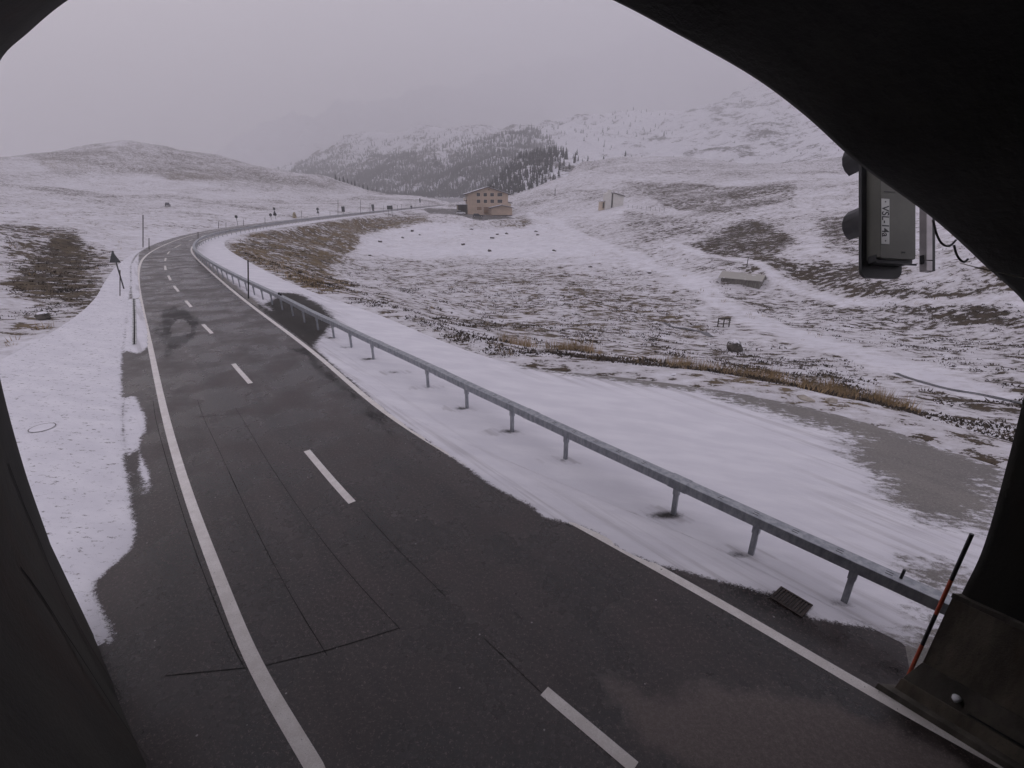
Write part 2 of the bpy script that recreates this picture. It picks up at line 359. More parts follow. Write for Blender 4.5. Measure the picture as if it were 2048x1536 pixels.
# ------------------------------------------------------------------ tunnel axis and plan lines of the road
EX = np.array([0.64, -0.77]); EX /= np.linalg.norm(EX)            # tunnel axis, into the mountain
PL = gp(185, 1262); PR = gp(1812, 1385)
PD = (PR - PL) / np.linalg.norm(PR - PL); PN = np.array([-PD[1], PD[0], 0.0])   # along / out of the portal face
def plan(pts): return [gp(*p)[:2] for p in pts]
far_tail = [(-60.3, 190.), (-57., 259.), (-50., 404.)]
lineL = plan([(630, 1536), (510, 1330), (440, 1160), (375, 985), (330, 830), (300, 690), (283, 610), (276, 550), (290, 512), (340, 485), (400, 466.5), (500, 450)]) + [np.array(p) for p in [(-62.3, 143.), (-61.3, 190.), (-57.5, 259.), (-49.5, 404.)]]
lineR = plan([(2048, 1552), (1770, 1400), (1600, 1300), (1300, 1125), (830, 872), (700, 768), (620, 697), (500, 611), (430, 551), (390, 514), (380, 497), (400, 481), (445, 468.5)]) + [np.array(p) for p in [(-55.6, 119.), (-55.4, 143.), (-54.3, 190.), (-50.5, 259.), (-43.5, 404.)]]
lineC = plan([(1270, 1536), (1090, 1385), (710, 1012), (610, 897), (503, 769), (465, 726), (425, 668), (405, 648), (383, 615), (372, 602), (357, 583), (348, 572), (339, 556), (330, 534), (335, 508), (352, 494)]) + [np.array(p) for p in [(-55.5, 93.), (-59.3, 119.), (-59., 143.), (-57.8, 190.), (-54., 259.), (-46.5, 404.)]]
edgeC = [np.array((15.5, 6.2))] + plan([(2000, 935), (1700, 835), (1500, 790), (1250, 755), (1040, 733), (900, 690), (740, 622), (610, 580), (500, 525), (447, 492), (462, 475), (520, 462), (600, 450)]) + [np.array(p) for p in [(-50.5, 150.), (-50., 190.), (-46.5, 259.), (-40., 404.)]]
rail = plan([(1885, 1303), (1695, 1207), (1500, 1108), (1350, 1030), (1133, 920), (1025, 863), (934, 817), (858, 775), (745, 718), (703, 695), (668, 676), (635, 660), (570, 622), (500, 586), (430, 546), (396, 519), (390, 506), (402, 489), (440, 475), (500, 464)]) + [np.array(p) for p in [(-53.6, 119.), (-53.4, 150.), (-52.2, 190.), (-48.7, 259.), (-41.7, 404.)]]
asphL = plan([(232, 1285), (190, 1165), (205, 1150), (262, 1095), (262, 1000), (250, 930), (247, 830), (243, 760), (246, 700), (252, 650), (258, 600), (262, 560), (262, 530), (278, 505), (330, 480), (395, 464), (500, 448)]) + [np.array(p) for p in [(-63.6, 143.), (-62.5, 190.), (-58.7, 259.), (-50.7, 404.)]]
lineL = smooth(spline(lineL, 14), 5, 1); lineC = smooth(spline(lineC, 14), 4, 1); lineR = smooth(spline(lineR, 14), 7, 2)
edgeC = smooth(spline(edgeC, 14), 5, 2); rail = smooth(spline(rail, 14), 6, 2); asphL = spline(asphL, 8)
back = lambda P, d: np.concatenate([[P[0] + EX * d], P])
nR = normals2(lineR); bR = lineR + nR * np.interp(lineR[:, 1], [0, 7, 13, 18], [1.3, 1.3, .5, .2])[:, None]                         # where road mesh meets the car park mesh
# tunnel floor behind the portal
offA = np.interp(lineL[:, 1], [3, 10, 17, 24, 32, 60], [6, 8, 8, 4.5, 2.5, 1.6])[:, None]
bL = smooth(lineL - normals2(lineL) * offA, 5, 1)
A_road = np.concatenate([[bL[0] + EX * t for t in (42, 20, 8, 3)], bL])
B_road = np.concatenate([[bR[0] + EX * t for t in (42, 20, 8, 3)], bR])
def ribbon(A, B, name, mat, attrs_fn, na, nb, far=1.0, z=0.0, disp=None):
    LA, LB = arclen(A), arclen(B)
    s = np.linspace(0, 1, na)
    PA = sample(A, s_warp(A, s)); PB = sample(B, s_warp(B, s))
    t = np.linspace(0, 1, nb)[None, :, None]
    V = PA[:, None, :] * (1 - t) + PB[:, None, :] * t
    x, y = V[..., 0].ravel(), V[..., 1].ravel()
    at_ = attrs_fn(x, y)
    zz = np.full(x.shape, z)
    if disp is not None: zz = zz + disp(x, y, at_)
    return grid_mesh(name, np.stack([x, y, zz], 1), na, nb, mat, at_)
def s_warp(P, s):                         # finer steps near the lens: equal steps in log distance along the line
    L = arclen(P); wgt = 1 / (6.0 + np.linalg.norm(.5 * (P[1:] + P[:-1]), axis=1)); c = np.concatenate([[0], np.cumsum(np.diff(L) * wgt)])
    return np.interp(s * c[-1], c, L)
snow_edge = plan([(1845, 1277), (1750, 1258), (1600, 1233), (1618, 1214), (1566, 1183), (1540, 1188), (1450, 1166), (1380, 1146), (1300, 1125), (1240, 1100), (1195, 1066), (1150, 1050), (1090, 1035), (1060, 1010), (1010, 985), (975, 965), (920, 925), (850, 880), (790, 838), (740, 795), (700, 758), (660, 725), (628, 692)])
mid = plan([(650, 668), (672, 640), (640, 608), (600, 588), (560, 585), (548, 597), (528, 608)])
k0 = int(np.argmin(np.hypot(*(bR - gp(520, 622)[:2]).T)))
off = np.linspace(.55, .35, len(bR))[:, None] * nR
strip = list((lineR + off * 1.35)[k0:])
snow_poly = np.array(snow_edge + mid + strip + list(edgeC[::-1] + normals2(edgeC)[::-1] * .6) + [np.array((16., 4.))])
bare = [plan(p) for p in (
    [(2040, 938), (1700, 824), (1500, 781), (1385, 767), (1330, 766), (1450, 798), (1600, 842), (1700, 872), (1690, 910), (1760, 960), (1790, 1010), (1850, 1045), (1975, 1062)],
    [(1820, 1130), (1905, 1128), (1930, 1165), (1890, 1222), (1850, 1192)],
    [(1848, 1240), (1892, 1212), (1900, 1290), (1838, 1282)])]
bare_edge = plan([(1030, 726), (1250, 750), (1385, 766), (1385, 782), (1250, 765), (1050, 738)])
posts_px = [(1695, 1207), (1500, 1108), (1350, 1030), (1133, 920), (1025, 863), (934, 817), (858, 775), (797, 745), (745, 718), (703, 695), (668, 676), (635, 660)]
left_snow = [plan(p) for p in ([(246, 700), (255, 598), (281, 598), (296, 660), (297, 692), (284, 703), (276, 708)], [(246, 795), (270, 792), (290, 830), (292, 862), (284, 872), (276, 905), (246, 905)], [(280, 905), (298, 950), (300, 985), (288, 990), (279, 940)],
                               [(262, 575), (262, 530), (278, 505), (276, 545), (282, 596), (264, 598)])]
left_field = np.array(list(asphL) + list(asphL[::-1] + np.array([-30., -8.])))
dry_poly = plan([(1185, 1340), (1230, 1362), (1300, 1392), (1345, 1388), (1420, 1350), (1450, 1362), (1500, 1375), (1600, 1382), (1720, 1420), (1900, 1500), (2100, 1640), (1600, 1640), (1380, 1545), (1290, 1500), (1245, 1440)])
st_out = plan([(318, 690), (308, 655), (318, 622), (350, 612), (378, 622), (402, 645), (396, 668), (368, 690), (330, 716)]); st_in = plan([(348, 652), (360, 640), (376, 655), (373, 668), (352, 671)]); st_two = plan([(565, 690), (620, 700), (700, 775), (790, 850), (850, 905), (800, 880), (690, 790), (600, 715)])
def road_attr(x, y):
    sd = sdist(snow_poly, x, y); rag = np.full(x.shape, .30)
    for b in left_snow: sd = np.maximum(sd, sdist(b, x, y))
    sl_s = sdist(left_field, x, y); sd = np.maximum(sd, np.where(np.dot(np.stack([x, y], -1) - PL[:2], PN[:2]) > -.35, sl_s, -3))
    r = np.hypot(x, y); rag = rag * np.clip(r / 12, .5, 2.5)
    return dict(snow=np.clip(sd, -3, 3), rag=rag, dry=np.clip(sdist(dry_poly, x, y), -2, 2) * .5, speck=np.where(sl_s > -.3, 1.0, 0.0), stain=np.where(sdist(st_in, x, y) > -.15, -.6, np.clip(np.maximum(sdist(st_out, x, y), sdist(st_two, x, y)), -1.5, .5)))
wedge = plan([(528, 608), (548, 597), (560, 585), (600, 588), (640, 608), (672, 640), (650, 668), (628, 692), (560, 640)])
def park_attr(x, y):
    sd = sdist(snow_poly, x, y); rag = np.full(x.shape, .35); b = np.full(x.shape, -9.); stn = np.full(x.shape, -1.5)
    for p in bare: b = np.maximum(b, sdist(p, x, y) * .55)
    b = np.maximum(b, sdist(bare_edge, x, y)); big = sstep(-1.2, 0.2, b)
    sd = np.minimum(sd, -b); rag = rag + big * 2.8
    for p in posts_px:                    # wind-scoured hollows round the post feet
        q = gp(*p); hr = .04 + .10 * ((p[0] * 37) % 11) / 10; e = np.hypot((x - q[0] + .12 + hr * .4) / 1.9, (y - q[1] + .02) / .75) - hr + .25 * fbm(x * 3, y * 5, 3, 21); k = e < .3
        sd = np.where(k, np.minimum(sd, e * 1.4), sd); rag = np.where(k, .22, rag); stn = np.where(k, .4, stn)
    stn = np.maximum(stn, np.clip(sdist(wedge, x, y) + .6, -1.5, .5)); rag = rag + .6 * sstep(-2, 0, sdist(wedge, x, y))
    r = np.hypot(x, y); rag = rag * np.clip(r / 16, .8, 2.2)
    return dict(snow=np.clip(sd, -3, 3), rag=rag, dry=np.full(x.shape, -2.), speck=np.zeros(x.shape), stain=stn)
def snow_disp(x, y, a):
    n = fbm(x * 1.1, y * 2.0, 4, 5); return sstep(0, .12, a['snow']) * (.015 + .008 * n) 
road = ribbon(A_road, B_road, 'road', M['road'], road_attr, 620, 96, disp=snow_disp); tag(road, 'wet dark two lane asphalt road curving away from the tunnel', kind='structure')
kC = int(np.argmin(np.hypot(*(bR - PR[:2]).T)))
park = ribbon(np.concatenate([[PR[:2] + PD[:2] * .1], bR[kC + 2:]]), edgeC, 'car_park', M['park'], park_attr, 620, 90, z=.004, disp=snow_disp); tag(park, 'snow dusted asphalt lay-by and old lane behind the guard rail', kind='structure')

def strip_mesh(P, w0, z, name, mat, parent, step=None):
    L = arclen(P); n = max(2, int(L[-1] / (step or .5))); S = sample(P, s_warp(P, np.linspace(0, 1, n))); N = normals2(S)
    a = S - N * w0 / 2; b = S + N * w0 / 2; V = np.zeros((n, 2, 3)); V[:, 0, :2] = a; V[:, 1, :2] = b; V[..., 2] = z
    idx = np.arange(2 * n).reshape(n, 2); q = np.stack([idx[:-1, 0], idx[:-1, 1], idx[1:, 1], idx[1:, 0]], 1)
    return link(name, fast_mesh(name, V, q), mat, parent)
strip_mesh(back(lineL, 30), .20, .005, 'edge_line', M['paint'], road); strip_mesh(back(lineR, 30), .19, .005, 'edge_line', M['paint'], road)
dash_px = [((1270, 1536), (1090, 1385)), ((710, 1012), (610, 897)), ((503, 769), (465, 726)), ((425, 668), (405, 648)), ((383, 615), (372, 602)), ((357, 583), (348, 572)), ((341, 561), (337, 551)), ((333, 540), (330, 532)), ((330, 522), (331, 516)), ((335, 508), (341, 503)), ((352, 495), (361, 490))]
LC = arclen(lineC)
def s_of(p): 
    q = gp(*p)[:2]; return LC[int(np.argmin(np.hypot(*(lineC - q).T)))]
lst = 0
for a, b in dash_px:
    s0, s1 = s_of(a), s_of(b); s1 = max(s1, s0 + 2.0) if a[1] < 700 else s1; 
    if a[1] > 1500: s0 -= 1.5
    strip_mesh(sample(lineC, np.linspace(max(s0, 0), s1, 12)), .17, .008, 'lane_dash', M['paint'], road); lst = s1
s = lst + 6
while s < LC[-1] - 5:
    strip_mesh(sample(lineC, np.linspace(s, s + 3, 6)), .17, .008, 'lane_dash', M['paint'], road); s += 9
for pts in ([(395, 800), (405, 830), (440, 905), (520, 1075), (590, 1205), (655, 1312)], [(470, 815), (485, 838), (540, 930), (640, 1075), (720, 1172), (800, 1258)], [(495, 1340), (560, 1324), (650, 1302), (730, 1278), (800, 1256)], [(400, 834), (440, 830), (486, 827)],
            [(306, 800), (312, 840), (345, 960), (390, 1100), (430, 1205), (470, 1300), (490, 1337)], [(722, 1018), (800, 1103), (890, 1192)], [(965, 1274), (1030, 1335), (1085, 1388)], [(330, 1352), (400, 1345), (500, 1335)]):
    strip_mesh(spline(plan(pts), 8), .009 + .006 * random.random(), .004, 'crack_seal', M['seal'], road, .2)
strip_mesh(spline(plan([(330, 578), (375, 580), (430, 574), (470, 570)]), 6), .05, .004, 'crack_seal', M['seal'], road, .5)

# ------------------------------------------------------------------ terrain
anc = []
def A(px, py, Y): p = at(px, py, Y); anc.append((p[0], p[1], p[2]))
def Az(px, py, z): p = gp(px, py, z); anc.append((p[0], p[1], z))
for P in (A_road[6::8], edgeC[::14]):
    for p in P: anc.append((p[0], p[1], 0.0))
for p in [(100, 700), (30, 800), (120, 900), (130, 1050), (180, 640), (60, 660), (0, 700)]: Az(*p, 0.0)
anc += [(-9, 4, .0), (-14, 6, 0.2), (-25, 5, 2.5), (-40, 15, 4.0), (20, 2, .0), (30, 3, 1.0), (45, 5, 3.), (-60, 30, 3.), (0, -10, 0), (-80, 20, 6), (-120, 60, 7), (80, 10, 6)]
# left bank and plain
for p in [(235, 580, -.3), (200, 600, -.6), (120, 610, -.2), (60, 590, .0), (20, 570, .4), (255, 520, -.2)]: Az(*p)
A(60, 520, 52); A(140, 480, 64); A(200, 500, 62); A(0, 470, 60); A(250, 470, 80); A(100, 445, 95); A(300, 445, 105)
A(100, 415, 165); A(300, 415, 190); A(420, 430, 150); A(500, 418, 220); A(0, 390, 170); A(200, 385, 260); A(400, 388, 300); A(620, 405, 330); A(760, 398, 380)
A(0, 355, 260); A(150, 358, 330); A(300, 362, 360); A(450, 362, 390); A(600, 378, 410); A(740, 388, 440); A(820, 394, 450)
# left hill
for px, py, Y in [(0, 312, 400), (60, 305, 430), (150, 291, 470), (260, 284, 500), (330, 290, 500), (400, 303, 500), (470, 320, 500), (540, 336, 500), (600, 348, 500), (650, 358, 490), (700, 374, 480)]:
    A(px, py, Y); p = at(px, py, Y); anc.append((p[0] * 1.2, p[1] * 1.2, p[2] * .7 - 6)); anc.append((p[0] * 1.5, p[1] * 1.5, p[2] * .3 - 30))
A(100, 330, 380); A(300, 325, 430); A(450, 340, 450); A(550, 355, 460); A(-150, 330, 380); A(-200, 380, 200)
anc += [(-90, 560, -25), (-60, 520, -6), (-40, 560, -18)]
# inner field
for p in [(740, 530, -5.), (760, 490, -5.), (850, 470, -4.7), (950, 478, -4.6), (1100, 490, -4.5), (900, 590, -4.7), (1000, 560, -5.), (1200, 600, -5.), (1250, 655, -4.2), (1100, 640, -4.), (960, 650, -3.4), (800, 580, -4.6), (1380, 660, -4.6), (1460, 700, -3.8), (1300, 700, -2.6), (1150, 690, -1.9),
          (1000, 690, -1.2), (1600, 765, -1.9), (1800, 800, -1.7), (1950, 850, -1.6), (1700, 690, -3.6), (1500, 610, -4.6), (1300, 530, -4.7), (1180, 475, -4.2), (1040, 458, -4.1), (960, 452, -4.1), (860, 448, -3.9), (1850, 745, -3.2), (2000, 800, -2.8), (2040, 700, -4.0), (1900, 660, -4.4), (1700, 620, -4.7), (1505, 575, -4.3), (1620, 570, -3.9), (1340, 500, -4.2),
          (760, 455, -3.0), (720, 470, -4.8), (690, 500, -5.), (640, 500, -2.8), (560, 500, -1.5), (600, 545, -1.8), (680, 560, -4.2)]: Az(*p)
# house terrace and right hillside
for p in [(880, 433, -1.33), (940, 436.5, -1.33), (1000, 438.5, -1.33), (1032, 439, -1.4), (1000, 431, -1.33), (930, 427, -1.3), (880, 426, -1.1), (1045, 432, -1.5), (960, 420, -1.0), (1080, 437, -2.6), (1130, 455, -3.6)]: Az(*p)
A(1222, 416, 200); A(1250, 440, 155); A(1130, 420, 215); A(1060, 395, 260); A(1110, 375, 290); A(1160, 345, 320); A(1240, 330, 350); A(1330, 325, 360); A(1450, 330, 340); A(1330, 395, 210); A(1400, 440, 130); A(1350, 485, 92); A(1450, 500, 84)
A(1500, 430, 125); A(1580, 395, 150); A(1480, 385, 185); A(1600, 470, 90); A(1520, 530, 66); A(1700, 395, 135); A(1700, 500, 70); A(1750, 560, 56); A(1850, 560, 52); A(1950, 590, 46); A(1800, 440, 85); A(2000, 480, 60); A(2100, 500, 50); A(1650, 350, 250); A(1800, 350, 180); A(2100, 380, 110)
A(1450, 360, 240); A(1560, 345, 290); A(1350, 360, 270); A(1240, 370, 255); A(1180, 400, 235)
for px, py, Y in [(1160, 328, 400), (1280, 322, 440), (1450, 330, 440), (1650, 335, 400), (1900, 330, 300)]:
    p = at(px, py, Y); anc.append((p[0], p[1], p[2] - 2))
anc += [(20, 400, -4.), (0, 480, -16), (60, 520, 4.), (200, 520, 30.), (330, 420, 45.)]
anc = np.array(anc, float)
d2 = np.hypot(anc[:, None, 0] - anc[None, :, 0], anc[:, None, 1] - anc[None, :, 1])
keep = np.ones(len(anc), bool)
for i in range(len(anc)):
    if keep[i]: keep[i + 1:] &= d2[i, i + 1:] > 1.0
anc = anc[keep]
def kern(d): return np.sqrt(d * d + 9.0)
d2 = np.hypot(anc[:, None, 0] - anc[None, :, 0], anc[:, None, 1] - anc[None, :, 1]); n = len(anc)
K = np.zeros((n + 3, n + 3)); K[:n, :n] = kern(d2) - np.eye(n) * .6; K[:n, n] = K[n, :n] = 1; K[:n, n + 1:] = anc[:, :2] / 100; K[n + 1:, :n] = anc[:, :2].T / 100
W = np.linalg.solve(K, np.concatenate([anc[:, 2], np.zeros(3)]))
paved_s = np.concatenate([A_road[4::3], edgeC[::-4], [np.array((16., 3.)), PR[:2] + PD[:2] * 2 + EX * 40, A_road[0]]])
def rbf(x, y):
    z = W[n] + W[n + 1] * x / 100 + W[n + 2] * y / 100
    for k in range(n): z = z + W[k] * np.sqrt((x - anc[k, 0]) ** 2 + (y - anc[k, 1]) ** 2 + 9.0)
    return z
track = np.array(plan([]) + [gp(*p)[:2] for p in [(1060, 432, -2), (1110, 450, -3.6), (1180, 478, -4.2), (1300, 533, -4.6), (1400, 575, -4.6), (1500, 628, -4.4), (1600, 668, -4.0), (1700, 703, -3.5), (1800, 735, -3.3), (1950, 785, -2.9)]])
track2 = np.array([at(*p)[:2] for p in [(1060, 432, 168), (1130, 455, 145), (1250, 475, 110), (1350, 492, 92), (1440, 520, 78), (1560, 555, 62), (1700, 590, 52), (1900, 635, 46), (2048, 660, 42)]])
def ground_z(x, y, sd=None, detail=True):
    x = np.asarray(x, float); y = np.asarray(y, float)
    z = rbf(x, y)
    if sd is None: sd = sdist(paved_s, x, y)
    k = sstep(.2, 5.0, -sd); r = np.hypot(x, y)
    tk = np.minimum(pdist(track, x, y), pdist(track2, x, y)); rough = sstep(1.0, 3.5, tk) * .85 + .15
    nz = fbm(x / 26, y / 26, 4, 1) * 3.4 * sstep(60, 170, r) + fbm(x / 6.5, y / 6.5, 4, 2) * 1.0 * sstep(16, 60, r) + fbm(x / 1.7, y / 1.7, 3, 3) * .30 * sstep(8, 26, r)
    nz += fbm(x / 70, y / 70, 4, 8) * 12 * sstep(280, 420, r)
    z = z * k + nz * k * rough + (1 - k) * (.018 + .02 * fbm(x, y, 3, 4) * sstep(0, .6, -sd))
    return np.where(sd > .05, -.09, z)
def jit(pts): return pts
NPH, NR_ = 640, 640
ph = np.linspace(R(-66), R(66), NPH); rr = 3.2 * np.exp(np.linspace(0, math.log(800 / 3.2), NR_))
Xg = (np.sin(ph)[:, None] * rr[None, :]).ravel(); Yg = (np.cos(ph)[:, None] * rr[None, :]).ravel()
SDg = np.full(Xg.shape, -50.); nearm = (Xg > -75) & (Xg < 22) & (Yg < 430); SDg[nearm] = sdist(paved_s, Xg[nearm], Yg[nearm])
Zg = ground_z(Xg, Yg, SDg)
# vegetation showing through the snow: regions read off the photograph, turned into ground attributes
VEG = [  # polygon in photo pixels, density, ochre share
    ([(690, 515), (1000, 520), (1250, 555), (1430, 605), (1500, 700), (1250, 700), (1000, 700), (800, 640), (690, 570)], .58, .25),
    ([(900, 560), (1120, 560), (1290, 600), (1420, 650), (1390, 690), (1150, 670), (950, 630)], .68, .35),
    ([(730, 448), (1090, 448), (1260, 520), (1000, 516), (700, 512)], .10, .1),
    ([(435, 495), (510, 466), (690, 440), (840, 430), (870, 438), (730, 470), (680, 530), (705, 575), (640, 590), (540, 545)], .92, .7),
    ([(480, 500), (560, 520), (700, 575), (690, 590), (620, 575), (520, 540)], .85, .95),
    ([(1380, 488), (1500, 436), (1595, 470), (1570, 520), (1720, 560), (1740, 592), (1560, 560), (1430, 515)], .92, .15),
    ([(1600, 530), (1745, 530), (1760, 565), (2040, 610), (2030, 660), (1800, 612), (1640, 575)], .84, .1), ([(1630, 440), (1730, 430), (1730, 520), (1660, 495)], .82, .1),
    ([(1390, 378), (1590, 366), (1595, 398), (1460, 428), (1420, 412)], .82, .15), ([(1240, 362), (1420, 368), (1490, 428), (1350, 424), (1280, 382)], .76, .15), ([(1250, 420), (1330, 430), (1415, 445), (1385, 472), (1240, 458)], .70, .1),
    ([(1400, 560), (1600, 600), (1760, 640), (2048, 700), (2048, 760), (1800, 720), (1600, 660), (1470, 620)], .60, .1), ([(1600, 590), (2048, 670), (2048, 700), (1700, 640)], .66, .1),
    ([(0, 440), (150, 462), (245, 520), (255, 580), (120, 650), (0, 660)], .70, .25), ([(0, 635), (120, 632), (250, 585), (262, 600), (120, 655), (0, 672)], .66, .7),
    ([(-200, 720), (0, 690), (120, 660), (250, 600), (300, 700), (300, 1000), (240, 1300), (0, 1200), (-200, 1200)], .10, .1), ([(200, 730), (250, 715), (250, 790), (205, 780)], .62, .1),
    ([(60, 300), (260, 285), (420, 310), (560, 345), (700, 375), (560, 372), (330, 350), (100, 345)], .70, .2), ([(300, 345), (440, 345), (470, 362), (340, 360)], .78, .5), ([(80, 320), (170, 325), (180, 338), (90, 336)], .7, .6),
    ([(880, 445), (1060, 435), (1065, 458), (960, 455)], .72, .5), ([(1040, 436), (1068, 442), (1062, 458), (1030, 452)], .95, .7), ([(860, 430), (1000, 440), (1000, 452), (850, 446)], .55, .2),
    ([(1010, 690), (1300, 712), (1600, 765), (1680, 790), (1800, 815), (1790, 826), (1600, 800), (1300, 735), (1150, 705)], .72, .9),
    ([(1050, 380), (1150, 345), (1300, 340), (1200, 380)], .40, .1), ([(1160, 320), (1700, 320), (1700, 345), (1160, 345)], .55, .1), ([(10, 575), (60, 510), (90, 488), (140, 465), (165, 475), (180, 540), (195, 600), (150, 610), (60, 580)], 1.0, .30)]
JIT = [(0, 0)] + [(r_ * math.cos(a_), r_ * .4 * math.sin(a_)) for r_ in (30, 70) for a_ in np.linspace(0, 6.28, 7)[:-1] + r_]
def veg_at(x, y, z):
    px, py = pix(np.stack([x, y, z], -1)); base = .53 + .5 * fbm(x / 40, y / 40, 3, 35) + .35 * fbm(x / 11, y / 11, 3, 36); och = np.full(px.shape, .12)
    sc = np.clip((np.abs(py - HY) + 25) / 300, .06, 1.0)
    qx = px + 60 * sc * fbm(x / 9, y / 9, 3, 31) * 2; qy = py + 26 * sc * fbm(x / 9, y / 9, 3, 33) * 2
    for poly, dn, oc in VEG:
        acc = 0
        for jx, jy in JIT: acc = acc + inside(poly, qx + jx * sc, qy + jy * sc)
        acc = sstep(0, 1, acc / len(JIT)); dn = min(dn, 1.6) * .92 + .08; base = base * (1 - acc) + dn * acc; och = och * (1 - acc) + oc * acc
    tk = sstep(1.2, 2.2, np.minimum(pdist(track, x, y), pdist(track2, x, y) + .9) + 1.4 * fbm(x / 3, y / 3, 3, 40))
    base = base * (.42 + .58 * tk)
    return base, och
VG, OG = veg_at(Xg, Yg, Zg)
ground = grid_mesh('ground', np.stack([Xg, Yg, Zg], 1), NPH, NR_, M['ground'], dict(veg=VG, ochre=OG)); tag(ground, 'thin snow over alpine grass and heather', kind='structure')
gzq = lambda x, y: float(ground_z(np.array([x]), np.array([y]))[0])
def hit(px, py, y0=12.0, y1=480.0):        # where the sight line of a pixel meets the ground
    d = ray(px, py); Y = y0 * np.exp(np.linspace(0, math.log(y1 / y0), 500)); P = d[None, :] * (Y / d[1])[:, None] + np.array([0, 0, H])
    g = ground_z(P[:, 0], P[:, 1]); g = np.maximum(g, np.where(sdist(paved_s, P[:, 0], P[:, 1]) > 0, 0.0, -99)); k = np.where(P[:, 2] <= g)[0]
    if not len(k): return at(px, py, y1)
    return P[k[0]]
# far apron under the mountains
ap = MB(); ap.add([(-6000, 500, -70), (6000, 500, -70), (6000, 7000, -70), (-6000, 7000, -70), (-1500, -1500, -2.2), (1500, -1500, -2.2), (1500, 2, -2.2), (-1500, 2, -2.2)], [(0, 1, 2, 3), (4, 5, 6, 7)])
tag(ap.build('terrain', M['snow']), 'snow covered valley floor beyond', kind='structure')
# ------------------------------------------------------------------ mountains
def mountain(name, cols, label, nu=200, nv=120, seed=0, rough=1.0, shape=1.0, veg=.4, fall=.35):
    cols = np.array(cols, float)          # px, crest py, crest Y, base py, base Y
    px = np.linspace(cols[0, 0], cols[-1, 0], nu); cp = [np.interp(px, cols[:, 0], cols[:, k]) for k in range(5)]
    V = np.zeros((nu, nv, 3)); s = np.linspace(0, 1.3, nv)
    for i in range(nu):
        c = at(px[i], cp[1][i], cp[2][i]); b = at(px[i], cp[3][i], cp[4][i]); a = c[0] / c[1]
        y = b[1] + (c[1] - b[1]) * s; z = b[2] + (c[2] - b[2]) * np.minimum(s, 1) ** shape; z = np.where(s > 1, c[2] - (c[2] - b[2]) * (s - 1) * fall * 3, z)
        V[i, :, 0] = a * y; V[i, :, 1] = y; V[i, :, 2] = z
    x, y = V[..., 0], V[..., 1]; A_ = rough * (np.mean(cp[2]) - np.mean(cp[4])) * .06
    fade = sstep(0, .12, s)[None, :]
    V[..., 2] += (fbm(x / 230, y / 230, 5, seed) * 2.4 + fbm(x / 45, y / 45, 4, seed + 9) * .7) * A_ * fade
    vg = np.full((nu, nv), veg) + fbm(x / 300, y / 300, 3, seed + 4) * .5
    o = grid_mesh(name, V.reshape(-1, 3), nu, nv, M['hill'], dict(veg=vg)); tag(o, label, kind='structure'); return o, V, s
MT = {}
MT['far'] = mountain('mountain_far', [(380, 330, 2700, 370, 1900), (440, 298, 2700, 370, 1900), (520, 270, 2750, 370, 1900), (620, 232, 2800, 375, 1800), (760, 205, 3500, 380, 2100), (950, 160, 4600, 385, 2700), (1200, 90, 5200, 380, 3200), (1500, 0, 5400, 360, 3400)], 'pale mountain almost lost in the mist', 140, 60, 3, 1.0, 1.0, .5)
MT['mid'] = mountain('mountain_forested', [(480, 345, 1750, 380, 1150), (560, 318, 1750, 385, 1100), (640, 290, 1700, 388, 1000), (740, 268, 1650, 392, 900), (850, 250, 1600, 396, 820), (960, 240, 1550, 397, 760), (1100, 236, 1500, 395, 720), (1300, 222, 1500, 380, 700), (1600, 190, 1500, 360, 700)], 'snowy mountain side with larch and spruce forest', 240, 120, 5, .8, 1.15, .76)
MT['right'] = mountain('mountain_slope', [(990, 384, 600, 388, 560), (1060, 352, 660, 380, 550), (1130, 326, 780, 366, 530), (1210, 300, 950, 356, 500), (1300, 268, 1180, 350, 470), (1400, 222, 1500, 348, 430), (1510, 160, 1950, 350, 400), (1640, 70, 2450, 353, 370), (1820, -70, 2900, 358, 320), (2020, -220, 3000, 364, 280), (2250, -320, 2800, 380, 220)], 'bare snow covered slope rising into the cloud', 260, 160, 8, .30, 1.3, .76)
MT['knoll'] = mountain('knoll', [(960, 392, 520, 396, 430), (1000, 352, 520, 394, 420), (1030, 318, 530, 392, 400), (1060, 306, 530, 388, 390), (1110, 300, 540, 380, 390), (1150, 304, 540, 370, 390), (1200, 318, 540, 360, 390), (1260, 322, 560, 355, 400), (1330, 326, 560, 350, 400)], 'treed snowy knoll in front of the mountain', 120, 60, 12, .8, .8, .8)

# ------------------------------------------------------------------ trees
def conifer(h, seed, tiers=6, n=7):
    rg = np.random.default_rng(seed); V = []; Fq = []
    for k in range(tiers):
        z0 = h * (.12 + .80 * k / tiers); z1 = z0 + h * (.30 - .015 * k); r0 = h * .19 * (1 - k / (tiers + .6)) + .02 * h
        o = len(V); V.append((rg.normal(0, .01 * h), rg.normal(0, .01 * h), min(z1, h)))
        for i in range(n):
            g = 2 * math.pi * (i + rg.random() * .6) / n; r = r0 * (.6 + .65 * rg.random()); V.append((r * math.cos(g), r * math.sin(g), z0 - .05 * h * rg.random()))
        Fq += [(o, o + 1 + i, o + 1 + (i + 1) % n) for i in range(n)]
    return np.array(V), np.array(Fq)
protos = [conifer(1.0, s, 4, 5) for s in range(8)]
def forest(name, spots, label):
    V = []; Q = []; o = 0
    for x, y, z, h, k, g in spots:
        v, f = protos[k]; c, s_ = math.cos(g), math.sin(g)
        V.append(np.stack([(v[:, 0] * c - v[:, 1] * s_) * h + x, (v[:, 0] * s_ + v[:, 1] * c) * h + y, v[:, 2] * h + z - .3], 1)); Q.append(f + o); o += len(v)
    ob = link(name, fast_mesh(name, np.concatenate(V), np.concatenate(Q)), M['needle']); tag(ob, label, kind='stuff'); return ob
